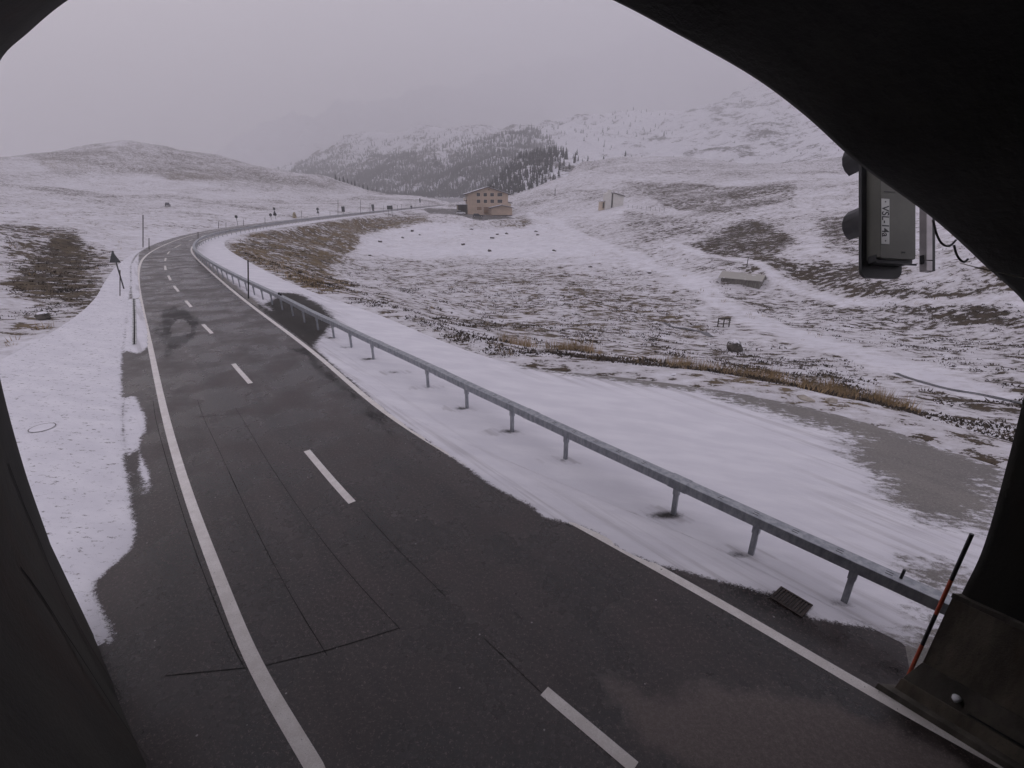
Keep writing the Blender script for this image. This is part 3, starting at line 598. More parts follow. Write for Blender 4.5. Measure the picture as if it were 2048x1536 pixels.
def scatter(key, nmax, dens, hmin, hmax, s_lo=0.0, s_hi=1.02):
    o, V, s = MT[key]; nu, nv = V.shape[:2]
    u = RNG.random(nmax) * (nu - 1.01); t = (s_lo + RNG.random(nmax) * (s_hi - s_lo)) / s[-1] * (nv - 1.01); i, j = u.astype(int), t.astype(int); fu, ft = (u - i)[:, None], (t - j)[:, None]
    p = (V[i, j] * (1 - fu) + V[i + 1, j] * fu) * (1 - ft) + (V[i, j + 1] * (1 - fu) + V[i + 1, j + 1] * fu) * ft
    qx, qy = pix(p); k = RNG.random(nmax) < dens(p, qx, s[j]); p = p[k]; m = len(p)
    return [(*p[a], hmin + (hmax - hmin) * RNG.random() ** 1.5, int(RNG.integers(8)), RNG.random() * 6.3) for a in range(m)]
def dens_mid(p, qx, s):
    c = fbm(p[:, 0] / 140, p[:, 1] / 200, 4, 77); b = 1.42 - 2.1 * s + .15 * (qx < 1000) - np.maximum(qx - 1080, 0) / 70 - np.maximum(600 - qx, 0) / 120
    return np.where(s < .9, np.clip(b + c * 2.6 - .05, np.where(qx < 1100, .10, .025), 1), .0)
def dens_knoll(p, qx, s):
    c = fbm(p[:, 0] / 40, p[:, 1] / 40, 3, 78); l = np.clip(1 - (qx - 1075) / 60, .06, 1); return np.clip(l * (.95 + c * 2.0), 0, 1)
def dens_r(p, qx, s):
    c = fbm(p[:, 0] / 60, p[:, 1] / 60, 3, 79); return np.clip(.35 - s * 1.2 + c * .9, 0, 1)
forest('forest', scatter('mid', 52000, dens_mid, 4.5, 12), 'dark conifer wood spread over the mountain side')
forest('forest', scatter('knoll', 2200, dens_knoll, 3.5, 7.5), 'dark conifers on the flank of the knoll behind the guest house')
forest('low_shrubbery', scatter('right', 2600, dens_r, 2.0, 5.0, 0, .45), 'scattered dwarf conifers low on the bare slope')
# single trees that stand out along the near edge of the valley and on the knoll
def tree(px, py, Y, h, label, group, seed):
    p = at(px, py, Y); v, f = conifer(h, 100 + seed, 7, 9); t = thing('conifer_tree', p, label, 'tree', group, random.random() * 6)
    link('crown', fast_mesh('crown', v, f), M['needle'], t); MB().tube([(0, 0, -.6), (0, 0, h * .85)], [h * .022, h * .006], 6).build('trunk', M['bark'], t)
for k, (px, py, Y, h) in enumerate([(672, 362, 495, 7), (680, 366, 495, 6), (688, 368, 500, 8), (696, 372, 495, 7), (704, 375, 500, 6.5), (711, 377, 500, 8), (719, 380, 505, 6), (727, 382, 505, 7), (736, 385, 510, 7), (745, 387, 510, 5), (754, 388, 510, 5)]):
    tree(px, py, Y, h, 'dark conifer in the line descending the hill shoulder toward the valley', 'conifers along the hill shoulder', k)
for k, (px, py, Y, h) in enumerate([(1088, 318, 500, 10), (1102, 316, 505, 9), (1126, 318, 505, 11), (1132, 322, 495, 12), (1150, 325, 480, 9), (1206, 328, 430, 6), (1250, 322, 430, 8), (1262, 330, 400, 7), (1148, 336, 470, 8), (1345, 330, 420, 7), (1510, 343, 380, 6), (1528, 345, 380, 5)]):
    tree(px, py, Y, h, 'lone dark conifer on open snow above the buildings', 'lone conifers above the buildings', 30 + k)

# ------------------------------------------------------------------ heather tufts and dry grass as real tufts
def tufts(name, pts, mat, label, blades, hgt, spread, width, lean=.5):
    m = len(pts); P = np.repeat(np.array(pts)[:, :3], blades, 0); sz = np.repeat(np.array(pts)[:, 3], blades); k = len(P)
    g = RNG.random(k) * 6.283; r = spread * np.sqrt(RNG.random(k)) * sz; base = P + np.stack([np.cos(g) * r, np.sin(g) * r, np.full(k, -.04)], 1)
    g2 = g + RNG.normal(0, .7, k); hh = hgt * sz * (.5 + .8 * RNG.random(k)); ln = lean * hh * RNG.random(k)
    tip = base + np.stack([np.cos(g2) * ln, np.sin(g2) * ln, hh], 1); w0 = width * sz * (.6 + .8 * RNG.random(k)); a = RNG.random(k) * 3.14
    sx = np.stack([np.cos(a) * w0, np.sin(a) * w0, np.zeros(k)], 1); V = np.stack([base - sx, base + sx, tip], 1).reshape(-1, 3)
    o = link(name, fast_mesh(name, V, np.arange(3 * k).reshape(-1, 3)), mat); return tag(o, label, kind='stuff')
def pick(nmax, cond, rmin, rmax):
    ph_ = RNG.uniform(R(-50), R(52), nmax); r_ = np.exp(RNG.uniform(math.log(rmin), math.log(rmax), nmax)); x = r_ * np.sin(ph_); y = r_ * np.cos(ph_)
    sd = sdist(paved_s, x, y); k = sd < -.5; x, y = x[k], y[k]; z = ground_z(x, y, sd[k]); v, o = veg_at(x, y, z); return x, y, z, v, o
x, y, z, v, o = pick(80000, None, 20, 190)
cl = fbm(x / 2.6, y / 2.6, 3, 51); ok = RNG.random(len(x)) < np.clip((v - .50) * 1.0 + cl * 1.1, 0, .8)
tufts('heather', np.stack([x, y, z, .5 + .8 * RNG.random(len(x))], 1)[ok], M['heather'], 'dark heather tufts poking through the snow', 10, .115, .30, .05, 1.6)
ok2 = RNG.random(len(x)) < np.clip((o - .35) * (v > .5) + cl * .8, 0, 1) * .30
tufts('dry_grass', np.stack([x, y, z, .6 + .7 * RNG.random(len(x))], 1)[ok2], M['straw'], 'yellow dry grass tufts on the banks', 8, .34, .25, .014, .7)
verge = spline([gp(*p)[:2] for p in [(1010, 690, -1.0), (1150, 705, -1.4), (1300, 722, -1.6), (1480, 757, -1.6), (1560, 775, -1.6), (1660, 793, -1.5), (1760, 815, -1.3), (1900, 850, -1.2)]], 20)
vp = []
for q in verge:
    for _ in range(8):
        if fbm(np.array([q[0] * .55]), np.array([q[1] * .55]), 3, 66)[0] * 1.6 + RNG.random() * .35 > .27:
            xx, yy = q + RNG.normal(0, .28, 2); vp.append((xx, yy, gzq(xx, yy), .6 + .8 * RNG.random()))
tufts('tall_grass', np.array(vp), M['straw'], 'tall dry grass stalks along the edge of the lay-by', 11, .52, .18, .008, .5)

# ------------------------------------------------------------------ stream
def drape(P, w0, name, mat, lift, label):
    N = normals2(P); nn = len(P); V = np.zeros((nn, 2, 3)); ww = w0 * (.7 + .6 * np.array([vnoise(np.array([k * .4]), np.array([0.]), 3)[0] for k in range(nn)]))[:, None]
    V[:, 0, :2] = P - N * ww / 2; V[:, 1, :2] = P + N * ww / 2; zc = np.array([gzq(*p) for p in P]); zc = smooth(zc[:, None], 3, 1)[:, 0]
    V[..., 2] = np.maximum(ground_z(V[..., 0].ravel(), V[..., 1].ravel()).reshape(nn, 2), zc[:, None]) + lift
    idx = np.arange(2 * nn).reshape(nn, 2); q = np.stack([idx[:-1, 0], idx[:-1, 1], idx[1:, 1], idx[1:, 0]], 1); return tag(link(name, fast_mesh(name, V, q), mat), label, kind='structure')
drape(spline([gp(*p)[:2] for p in [(1325, 640, -4.5), (1345, 652, -4.5), (1375, 655, -4.5), (1400, 660, -4.4), (1425, 672, -4.2)]], 8), .45, 'stream', M['water'], .05, 'narrow dark stream winding through the field')
drape(spline([gp(*p)[:2] for p in [(1790, 748, -3.2), (1830, 762, -3.1), (1900, 780, -2.9), (1960, 793, -2.9), (2030, 812, -2.8), (2080, 830, -2.8)]], 8), .30, 'stream', M['water'], .05, 'narrow dark stream beside the smooth white track')

# ------------------------------------------------------------------ tunnel portal
PW = float(np.dot(PR - PL, PD))
prof_px = [(185, 1262), (100, 1080), (50, 930), (0, 740), (-40, 500), (-35, 300), (0, 132), (60, 70), (148, 0), (330, -90), (600, -150), (900, -110), (1195, 0), (1350, 80), (1500, 165), (1600, 240), (1700, 330), (1850, 440), (1950, 530), (2048, 630), (2052, 700), (2040, 762), (2000, 930), (1950, 1105), (1910, 1190), (1870, 1285), (1812, 1385)]
def on_face(px, py):
    r = ray(px, py); o_ = np.array([0, 0, H]); t = np.dot(PL - o_, PN) / np.dot(r, PN); p = o_ + r * t; return np.array([np.dot(p - PL, PD), p[2]])
prof = np.array([on_face(*p) for p in prof_px]); prof[0] = (0, -.3); prof[-1] = (PW, -.3)
prof = np.concatenate([prof[:1], spline(prof[1:-1], 6), prof[-1:]])
prof[:, 1] = np.where(np.arange(len(prof)) % len(prof) == 0, prof[:, 1], prof[:, 1])
ctr = np.array([PW / 2, 4.0])
nn_ = normals2(prof); outw = np.sign(((prof - ctr) * nn_).sum(1))[:, None] * nn_
outer = prof + outw * .75
EX3 = np.array([EX[0], EX[1], 0])
def pt3(q, depth):
    if q[0] < PW * .4: q = (q[0] + .30 * min(max(depth, 0), 4) * max(0, min(1, 1 - q[1] / 3.0)), q[1])
    return PL + PD * q[0] + np.array([0, 0, q[1]]) + EX3 * depth
tun = thing('tunnel_portal', PL, 'dark concrete tunnel mouth framing the view, with curved vault and stained walls', 'tunnel')
inv = -PL
def tunnel_shell():
    # inner lining with a softly rounded lip, then the outer ring on the portal face
    rows = []
    for inset, dep in ((.10, -.02), (.03, .03), (0.0, .12), (0.0, .5), (0.0, 1.2), (0, 2.5), (0, 5), (0, 9), (0, 15), (0, 25), (0, 42)):
        sh = prof + outw * inset; rows.append([pt3(q, dep) + inv for q in sh])
    nP = len(prof); m = MB(); v = [p for r_ in rows for p in r_]
    m.add(v, [(a * nP + i, a * nP + i + 1, (a + 1) * nP + i + 1, (a + 1) * nP + i) for a in range(len(rows) - 1) for i in range(nP - 1)])
    return m
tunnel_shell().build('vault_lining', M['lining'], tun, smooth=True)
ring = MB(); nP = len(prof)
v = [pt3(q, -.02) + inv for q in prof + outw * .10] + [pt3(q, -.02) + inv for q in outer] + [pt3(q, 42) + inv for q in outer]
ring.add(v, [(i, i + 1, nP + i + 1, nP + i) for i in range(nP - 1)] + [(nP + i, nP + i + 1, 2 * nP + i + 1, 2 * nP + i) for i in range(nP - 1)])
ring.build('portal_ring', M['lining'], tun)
blocker = MB(); blocker.add([pt3(q, 41.9) + inv for q in prof], [tuple(range(nP))]); blocker.build('end_wall', M['black'], tun)  # unseen black cap, added to keep sky light out of the tunnel behind the lens
# joints and stain ribs on the side wall, casting joints across the vault
for dep in (6.0, 12.0): 
    jm = MB(); q0 = [pt3(q, dep) + inv for q in prof - outw * .012]; q1 = [pt3(q, dep + .04) + inv for q in prof - outw * .012]
    jm.add(q0 + q1, [(i, i + 1, nP + i + 1, nP + i) for i in range(nP - 1)]); jm.build('casting_joint', M['seal'], tun)
# right wall: lower lining panel with its capping strip, sloped foot, kerb
def wall_r(z): 
    k = len(prof) // 2; zz = prof[k:, 1][::-1]; return np.interp(z, zz, prof[k:, 0][::-1])
def wall_l(z):
    k = len(prof) // 3; return np.interp(z, prof[:k, 1], prof[:k, 0])
def slab_r(za, zb, out0, out1, d0, d1, name, mat, bevel=.006):
    m = MB(); o0, o1 = wall_r(za), wall_r(zb)
    sec = [(o0 - out0, za), (o0 + .05, za), (o1 + .05, zb), (o1 - out1, zb)]
    m.add([pt3(q, d0) + inv for q in sec] + [pt3(q, d1) + inv for q in sec], [(0, 1, 2, 3), (7, 6, 5, 4)] + [(i, i + 4, (i + 1) % 4 + 4, (i + 1) % 4) for i in range(4)])
    return m.build(name, mat, tun, bevel=bevel)
dep = .02
for k in range(4):
    slab_r(.62, 1.78, .05, .05, dep, dep + 2.98, 'wall_panel', M['panel']); slab_r(1.785, 1.86, .07, .07, dep, dep + 2.98, 'panel_cap', M['kerb']); 
    slab_r(.30, .615, .20, .055, dep, dep + 2.98, 'sloped_plinth', M['kerb']); slab_r(-.1, .295, .26, .21, dep, dep + 2.98, 'plinth', M['panel']); dep += 3.0
slab_r(-.1, .10, .40, .38, -.05, 30, 'kerb', M['kerb'])
slab_r(2.0, 5.4, .012, .012, 1.9, 1.93, 'casting_joint', M['seal'], 0)
pmk = MB(); c0 = pt3((wall_r(.42) - .16, .42), .55) + inv
pmk.tube([c0, c0 + np.array([-.02, 0.03, .03]), c0 + np.array([-.03, .05, .05])], [.055, .05, .02], 10).build('reflector_stud', M['reflector'], tun, smooth=True)
cw = MB(); cw.tube([pt3((wall_r(.34) - .20, .335), .7) + inv, pt3((wall_r(.34) - .20, .335), 14) + inv], .012, 6).build('cable', M['cable'], tun)
pl0 = pt3((wall_r(1.25) - .053, 1.25), .24) + inv; ax = EX3
pm = MB(); hz = np.array([0, 0, 1.0]); nrm = -PD * .004
pm.add([pl0 + nrm, pl0 + ax * .15 + nrm, pl0 + ax * .15 + hz * .075 + nrm, pl0 + hz * .075 + nrm], [(0, 1, 2, 3)]); pm.build('number_plate', M['label'], tun)
for k, (a, b) in enumerate(((.02, .045), (.055, .085), (.095, .13))):
    t = MB(); t.add([pl0 + nrm * 2 + ax * a + hz * .02, pl0 + nrm * 2 + ax * b + hz * .02, pl0 + nrm * 2 + ax * b + hz * .055, pl0 + nrm * 2 + ax * a + hz * .055], [(0, 1, 2, 3)]); t.build('digit', M['ink'], tun)
# left wall: dark seams running down to the road and a rubble foot
for (z0, z1, d) in ((.0, 3.6, 1.1), (.0, 2.8, 2.2)):
    m = MB(); zz = np.linspace(z0, z1, 12); v = []
    for i, q in enumerate(zz):
        dd = d + .25 * math.sin(q * 1.3 + d) ; v += [pt3((wall_l(q) + .012, q), dd) + inv, pt3((wall_l(q) + .012, q), dd + .035) + inv]
    m.add(v, [(2 * i, 2 * i + 1, 2 * i + 3, 2 * i + 2) for i in range(11)]); m.build('wall_seam', M['seal'], tun)
# loose loops of cable and a guy wire at the portal edge
# ------------------------------------------------------------------ signal head hung at the portal (seen from behind)
CR = np.array([1.0, 0, 0]); CU = np.array([0, SN, CS]); CF = np.array([0, CS, -SN])
def sigp(px, py, dpt):                     # point on the sight line at optical depth dpt
    return np.array([0, 0, H]) + dpt * ((px - 1024) / F * CR - (py - 768) / F * CU + CF)
DS = 5.75; kS = DS / F
s0 = sigp(1775, 445, DS)
# the head leans with the vault: its own frame
sg = bpy.data.objects.new('signal_head', None); COL.objects.link(sg); sg.location = tuple(s0)
from mathutils import Matrix, Vector
yaw = R(9)
rx = CR * math.cos(yaw) + CF * math.sin(yaw); rf = np.cross(CU, rx) * 1.0
Mx = Matrix(((rx[0], rf[0], CU[0]), (rx[1], rf[1], CU[1]), (rx[2], rf[2], CU[2])))
sg.rotation_mode = 'QUATERNION'; sg.rotation_quaternion = Mx.to_quaternion()
tag(sg, 'grey traffic signal head seen from behind, black backing board, marked VSL-14a', 'traffic signal')
# local axes: x across, y away from the lens, z up; sizes from photo pixels
def L(px): return (px - 1775) * kS
def Z(py): return (445 - py) * kS
def Lh(px): return L(px - 24)
def Zh(py): return Z(py + 9)
def rrect(x0, x1, z0, z1, r, n=6):
    o_ = []
    for cx, cz, a0 in ((x1 - r, z1 - r, 0), (x0 + r, z1 - r, 90), (x0 + r, z0 + r, 180), (x1 - r, z0 + r, 270)):
        for k in range(n + 1): g = R(a0 + 90 * k / n); o_.append((cx + r * math.cos(g), cz + r * math.sin(g)))
    return o_
ysg = rf.dot(CF)
fw = 1.0 if ysg > 0 else -1.0
MB().prism(rrect(L(1719), L(1812), Z(556), Z(290), .10), .02 * fw, .06 * fw).build('backing_board', M['black'], sg)
MB().prism(rrect(Lh(1753), Lh(1832), Zh(516), Zh(280), .025), .015 * fw, -.17 * fw).build('housing', M['housing'], sg, bevel=.004)
MB().prism(rrect(Lh(1752), Lh(1834), Zh(523), Zh(506), .02), -.01 * fw, -.12 * fw).build('housing_foot', M['black'], sg)
MB().box(Lh(1760), Lh(1785), -.1735 * fw - .001, -.1735 * fw + .001, Zh(388.5), Zh(387)).build('housing_seam', M['ink'], sg)
MB().box(Lh(1754), Lh(1771.5), -.176 * fw - .002, -.176 * fw + .002, Zh(489), Zh(402)).build('name_plate', M['label'], sg)
cu = bpy.data.curves.new('lettering', 'FONT'); cu.body = '· VSL-14a ·'; cu.size = 17.5 * kS; cu.align_x = 'CENTER'; cu.align_y = 'CENTER'; cu.extrude = .0004; cu.offset = .0016
tt = bpy.data.objects.new('lettering', cu); COL.objects.link(tt)
me = bpy.data.meshes.new_from_object(tt.evaluated_get(bpy.context.evaluated_depsgraph_get())); bpy.data.objects.remove(tt)
co = np.array([v_.co[:] for v_ in me.vertices]); wdt = co[:, 0].max() - co[:, 0].min(); sc_ = 78 * kS / wdt; cy_ = .5 * (co[:, 1].max() + co[:, 1].min())
par = list(range(len(co)))
def find(a_):
    while par[a_] != a_: par[a_] = par[par[a_]]; a_ = par[a_]
    return a_
for e_ in me.edges: par[find(e_.vertices[0])] = find(e_.vertices[1])
roots = np.array([find(i) for i in range(len(co))])
W3 = np.stack([Lh(1762.6) + (co[:, 1] - cy_) * sc_ * 1.2, -.179 * fw - co[:, 2] * fw, Zh(445.5) - co[:, 0] * sc_], 1)   # written top to bottom
for r_ in sorted(set(roots), key=lambda q: co[roots == q, 0].min()):
    ids = np.where(roots == r_)[0]; mp_ = {int(a_): i for i, a_ in enumerate(ids)}
    MB().add(W3[ids], [tuple(mp_[v_] for v_ in p_.vertices) for p_ in me.polygons if p_.vertices[0] in mp_]).build('letter', M['ink'], sg)
bpy.data.meshes.remove(me)
MB().box(Lh(1800), Lh(1808), -.172 * fw - .002, -.172 * fw, Zh(505), Zh(502)).build('latch', M['ink'], sg)
for zc_, zr in ((435, 37), (300, 37)):     # lens hoods on the far side, peeping out past the board
    hm = MB(); n_ = 14; r_ = zr * kS * .95; xc = L(1760)
    a_ = [(xc + r_ * math.cos(R(g)), Z(zc_) + r_ * math.sin(R(g))) for g in np.linspace(-60, 240, n_)]; b_ = [(xc + (r_ - .008) * math.cos(R(g)), Z(zc_) + (r_ - .008) * math.sin(R(g))) for g in np.linspace(-60, 240, n_)]
    v = []
    for yy in (.06 * fw, .34 * fw):
        v += [(p[0], yy, p[1]) for p in a_] + [(p[0], yy, p[1]) for p in b_]
    f_ = []
    for i in range(n_ - 1): f_ += [(i, i + 1, 2 * n_ + i + 1, 2 * n_ + i), (n_ + i, n_ + i + 1, 3 * n_ + i + 1, 3 * n_ + i), (2 * n_ + i, 2 * n_ + i + 1, 3 * n_ + i + 1, 3 * n_ + i)]
    hm.add(v, f_); hm.build('lens_hood', M['black'], sg, smooth=True)
    MB().tube([(xc, .055 * fw, Z(zc_)), (xc, .10 * fw, Z(zc_))], r_ * .93, 20).build('lens', M['glass'], sg)
MB().tube([(L(1800), .04 * fw, Z(300)), (L(1800), .04 * fw, Z(180))], .035, 8).build('bracket', M['dark'], sg)
MB().box(L(1812), L(1846), .02 * fw - .006, .02 * fw + .006, Z(528), Z(524.5)).build('tie_arm', M['dark'], sg)
# slim light bar beside it
b0 = sigp(1855, 500, DS); lb = bpy.data.objects.new('light_bar', None); COL.objects.link(lb); lb.location = tuple(b0); lb.rotation_mode = 'QUATERNION'; lb.rotation_quaternion = Mx.to_quaternion()
tag(lb, 'slim pale grey metal housing hanging beside the traffic signal', 'light bar')
def L2(px): return (px - 1855) * kS
def Z2(py): return (500 - py) * kS
MB().box(L2(1845), L2(1859), -.04, .05, Z2(522), Z2(400)).build('housing', M['lightgrey'], lb, bevel=.006)
MB().box(L2(1859.2), L2(1866), -.035, .05, Z2(543), Z2(400)).build('side_plate', M['black'], lb)
MB().box(L2(1845), L2(1859), -.04, .05, Z2(543), Z2(523.5)).build('end_cap', M['lightgrey'], lb, bevel=.006)
MB().box(L2(1842), L2(1845), -.01, .03, Z2(528), Z2(511)).build('clip', M['black'], lb)

# loose loops of cable and a guy wire at the portal edge
cm = thing('hanging_cable', sigp(1880, 470, 4.9), 'black cable hanging in two loops from the vault edge beside the signal', 'cable'); o0 = sigp(1880, 470, 4.9)
for pts in ([(1866, 440), (1874, 470), (1883, 486), (1893, 492), (1902, 490), (1912, 480)], [(1908, 490), (1913, 508), (1920, 519), (1928, 524), (1936, 518)]):
    MB().tube([p for p in spline([sigp(*p, 4.9) - o0 for p in pts], 5)], .011, 6).build('cable_loop', M['cable'], cm, smooth=True)
wp = [sigp(1920, 526, 4.7), sigp(1950, 534, 4.4), sigp(2048, 556, 4.2), sigp(2160, 590, 4.0)]
wt = thing('guy_wire', wp[0], 'thin pale wire stretched across the dark vault edge', 'wire'); MB().tube([p - wp[0] for p in wp], .005, 5).build('strand', M['wire'], wt)

# ------------------------------------------------------------------ guard rail
gr = thing('guard_rail', (rail[0][0], rail[0][1], 0), 'long galvanised steel box beam guard rail between the road and the lay-by', 'guard rail')
RL = arclen(rail); RN = normals2(rail); g0 = np.array([rail[0][0], rail[0][1], 0]); BZ0, BZ1, BW = .72, .93, .25
def at_rail(s): 
    p = sample(rail, [s])[0]; q = sample(rail, [min(s + .3, RL[-1])])[0] - sample(rail, [max(s - .3, 0)])[0]; q /= np.linalg.norm(q); return np.array([p[0], p[1], 0]), np.array([q[0], q[1], 0]), np.array([q[1], -q[0], 0])
def beam(s0, s1, name, w_, z0, z1, lip=True):
    P_ = [at_rail(s) for s in np.linspace(s0, s1, 5)]; m = MB(); v = []
    h_ = w_ / 2; sec = [(-h_, z0), (h_, z0), (h_, z1), (-h_, z1)]
    for p, t, r_ in P_: v += [p - g0 + r_ * a + np.array([0, 0, b]) for a, b in sec]
    f_ = [(k * 4 + i, k * 4 + (i + 1) % 4, (k + 1) * 4 + (i + 1) % 4, (k + 1) * 4 + i) for k in range(4) for i in range(4)] + [(3, 2, 1, 0), (16, 17, 18, 19)]
    m.add(v, f_); return m.build(name, M['galv'], gr, bevel=.012 if s0 < 45 else 0)
s = 0.0; SEG = 4.6; nseg = 0
while s < min(RL[-1], 300):
    beam(s, s + SEG - .015, 'beam', BW, BZ0, BZ1)
    if s > .5 and s < 60: beam(s - .22, s + .22, 'splice_sleeve', BW + .016, BZ0 - .008, BZ1 + .008)
    if s < 40:
        for ds, rr_ in ((.9, .0), (1.6, .0), (2.3, .0), (3.0, 0), (3.7, 0)):
            p, t, r_ = at_rail(s + ds); m = MB()
            for a in (-.035, .03): 
                c = p - g0 + r_ * a + t * .0 + np.array([0, 0, BZ1 + .001]); m.add([c - t * .05 - r_ * .010, c + t * .05 - r_ * .010, c + t * .05 + r_ * .010, c - t * .05 + r_ * .010], [(0, 1, 2, 3)])
            m.build('slot', M['black'], gr)
    s += SEG; nseg += 1
def post(p, t, r_, k):
    m = MB(); m.prism([(-.05, -.35), (.05, -.35), (.05, BZ0), (-.05, BZ0)], -.035, .035)
    v = np.array(m.v); X_ = p - g0 + v[:, :1] * t[None] + v[:, 1:2] * r_[None]; X_[:, 2] = v[:, 2]; mm = MB(); mm.add(X_, m.f); po = mm.build('post', M['galv'], gr)
    if k < 24:
        m = MB(); m.box(-.062, .062, -.05, .05, BZ0 - .2, BZ0 - .001); v = np.array(m.v); X_ = p - g0 + v[:, :1] * t[None] + v[:, 1:2] * r_[None]; X_[:, 2] = v[:, 2]
        mm = MB(); mm.add(X_, m.f); mm.build('clamp', M['galv'], po)
pk = 0
for q in posts_px:
    if q == (797, 745): continue
    P_ = gp(*q)[:2]; s = RL[int(np.argmin(np.hypot(*(rail - P_).T)))]; post(*at_rail(s), pk); pk += 1
s += 2.1
while s < min(RL[-1], 298): post(*at_rail(s), pk); pk += 1; s += 2.05
p, t, r_ = at_rail(.75); m = MB(); m.tube([p - g0 + np.array([0, 0, BZ1]), p - g0 + np.array([0.01, 0, BZ1 + .17])], .022, 8).build('marker_peg', M['black'], gr)
for q in ((872, 700),):
    pass
for sx_ in (RL[int(np.argmin(np.hypot(*(rail - gp(570, 621)[:2]).T)))] + d_ for d_ in (0, .35)):
    p, t, r_ = at_rail(sx_); MB().box(-.05, .05, -.05, .05, BZ1, BZ1 + .13).build('marker_peg', M['black'], gr).location = tuple(p - g0)

# ------------------------------------------------------------------ poles
def snow_pole(base, top, r, bands, label, group=None):
    base = np.array(base, float); top = np.array(top, float); t = thing('snow_pole', base, label, 'snow pole', group)
    for a, b, mt in bands: MB().tube([(top - base) * a, (top - base) * b], r, 10).build('band', M[mt], t, smooth=False)
    return t
pb = gp(1803, 1382); 
def along(base, px, py):                   # the point above base whose image lies nearest the pixel, on the vertical plane through base facing the lens
    r_ = ray(px, py); t = base[1] / r_[1]; return np.array([0, 0, H]) + r_ * t
pt_ = along(pb, 1944, 1068)
snow_pole(pb, pt_, .023, ((0, .10, 'black'), (.10, .33, 'red'), (.33, .53, 'black'), (.53, .74, 'red'), (.74, 1.0, 'black')), 'red and black banded snow pole standing against the tunnel wall')
b2 = gp(497, 597); snow_pole(b2, along(b2, 496, 520), .045, ((0, .5, 'dark'), (.5, .8, 'iron'), (.8, 1, 'dark')), 'tall dark snow pole beside the guard rail at the bare patch')
pole_px = [(286, 495, 430, .06), (298, 498, 476, .05), (396, 484, 464, .05), (240, 592, 540, .03), (676, 431, 400, .07), (721, 428, 400, .07), (740, 427, 406, .05)]
for k, (px, yb, yt, r_) in enumerate(pole_px):
    b_ = gp(px, yb); snow_pole(b_, along(b_, px, yt), r_, ((0, .45, 'darktimber'), (.45, 1, 'darktimber')), ('tall dark marker pole on the outer verge of the bend', 'short dark pole next to the tall pole on the outer verge', 'thin marker pole standing at the guard rail where it turns', 'very thin pole just beside the triangular warning sign', 'tall dark pole between the boulder and the upright rectangular sign', 'tall dark pole beyond the upright rectangular sign', 'thin pole next to the small rectangular sign by the wide board')[k])
for px, yb, hh in [(437, 457, 14), (452, 455, 10), (487, 451, 12), (530, 446, 11), (603, 436, 14), (660, 431, 10), (767, 425, 14), (795, 422, 12), (803, 421, 13), (822, 419, 13), (830, 419, 12), (858, 414, 12), (870, 413, 10), (884, 411, 9)]:
    b_ = gp(px, yb); snow_pole(b_, along(b_, px, yb - hh), .05, ((0, .5, 'darktimber'), (.5, 1, 'darktimber')), 'short thin marker pole along the road beyond the bend', 'marker poles along the far road')

# ------------------------------------------------------------------ signs (seen from behind)
def disc(m, c, r, th=.02, n=20): return m.tube([(c[0], -th, c[1]), (c[0], th, c[1])], r, n)
def sign(px, yb, parts, label, group=None, pr=.05, cat='road sign'):
    b_ = gp(px, yb); k = 1 / pxm(b_); t = thing('road_sign', b_, label, cat, group)
    top = max(p[2] for p in parts) if parts else 20
    MB().tube([(0, 0, -.3), (0, 0, top * k)], pr, 8).build('post', M['signback'], t)
    for kind, a, b, c in parts:            # kind, bottom px above base, top px, half width px
        z0, z1, hw = a * k, b * k, c * k; m = MB()
        if kind == 'disc': disc(m, (0, (z0 + z1) / 2), hw)
        elif kind == 'tri': m.prism([(-hw, z0), (hw, z0), (0, z1)], -.09, -.06)
        else: m.prism([(-hw, z0), (hw, z0), (hw, z1), (-hw, z1)], -.09, -.06)
        m.build('panel', M['signback'], t)
    return t
st = sign(248, 578, [('tri', 52, 74, 11)], 'triangular warning sign seen from behind on a leaning post', pr=.045)
sign(476, 452, [('disc', 14, 21, 3)], 'small round road sign alone at the outside of the bend')
sign(543, 441, [('disc', 7, 14, 3)], 'low round sign beside the stacked signs on the bend'); sign(552, 440, [('disc', 18, 24, 2.5), ('tri', 9, 19, 4), ('rect', 8, 12, 2.5)], 'stacked round and triangular signs on one tall post')
sign(637, 432, [('disc', 10, 16, 2.6), ('tri', 5, 12, 3)], 'two signs on one post, disc above triangle, beyond the pale boulder')
sign(688, 432, [('rect', 8, 18, 3.2)], 'dark upright rectangular sign between two tall marker poles'); sign(747, 427, [('rect', 9, 17, 2.6), ('rect', 5, 9, 1.8)], 'small dark rectangular sign next to the wide board'); sign(841, 418, [('rect', 12, 20, 1.3)], 'slim dark upright marker board by the far road', pr=.03); sign(823, 419, [('rect', 2, 7, 2)], 'squat dark sign low by the far road')
b_ = gp(781, 431); k = 1 / pxm(b_); t = thing('direction_board', b_, 'wide dark direction board on two posts by the lay-by entrance', 'road sign')
for xx in (-3.6, 3.6): MB().tube([(xx * k, 0, -.3), (xx * k, 0, 19 * k)], .06, 8).build('post', M['signback'], t)
MB().prism([(-5.6 * k, 11.5 * k), (5.6 * k, 11.5 * k), (5.6 * k, 18.5 * k), (-5.6 * k, 18.5 * k)], -.12, -.07).build('panel', M['signback'], t)

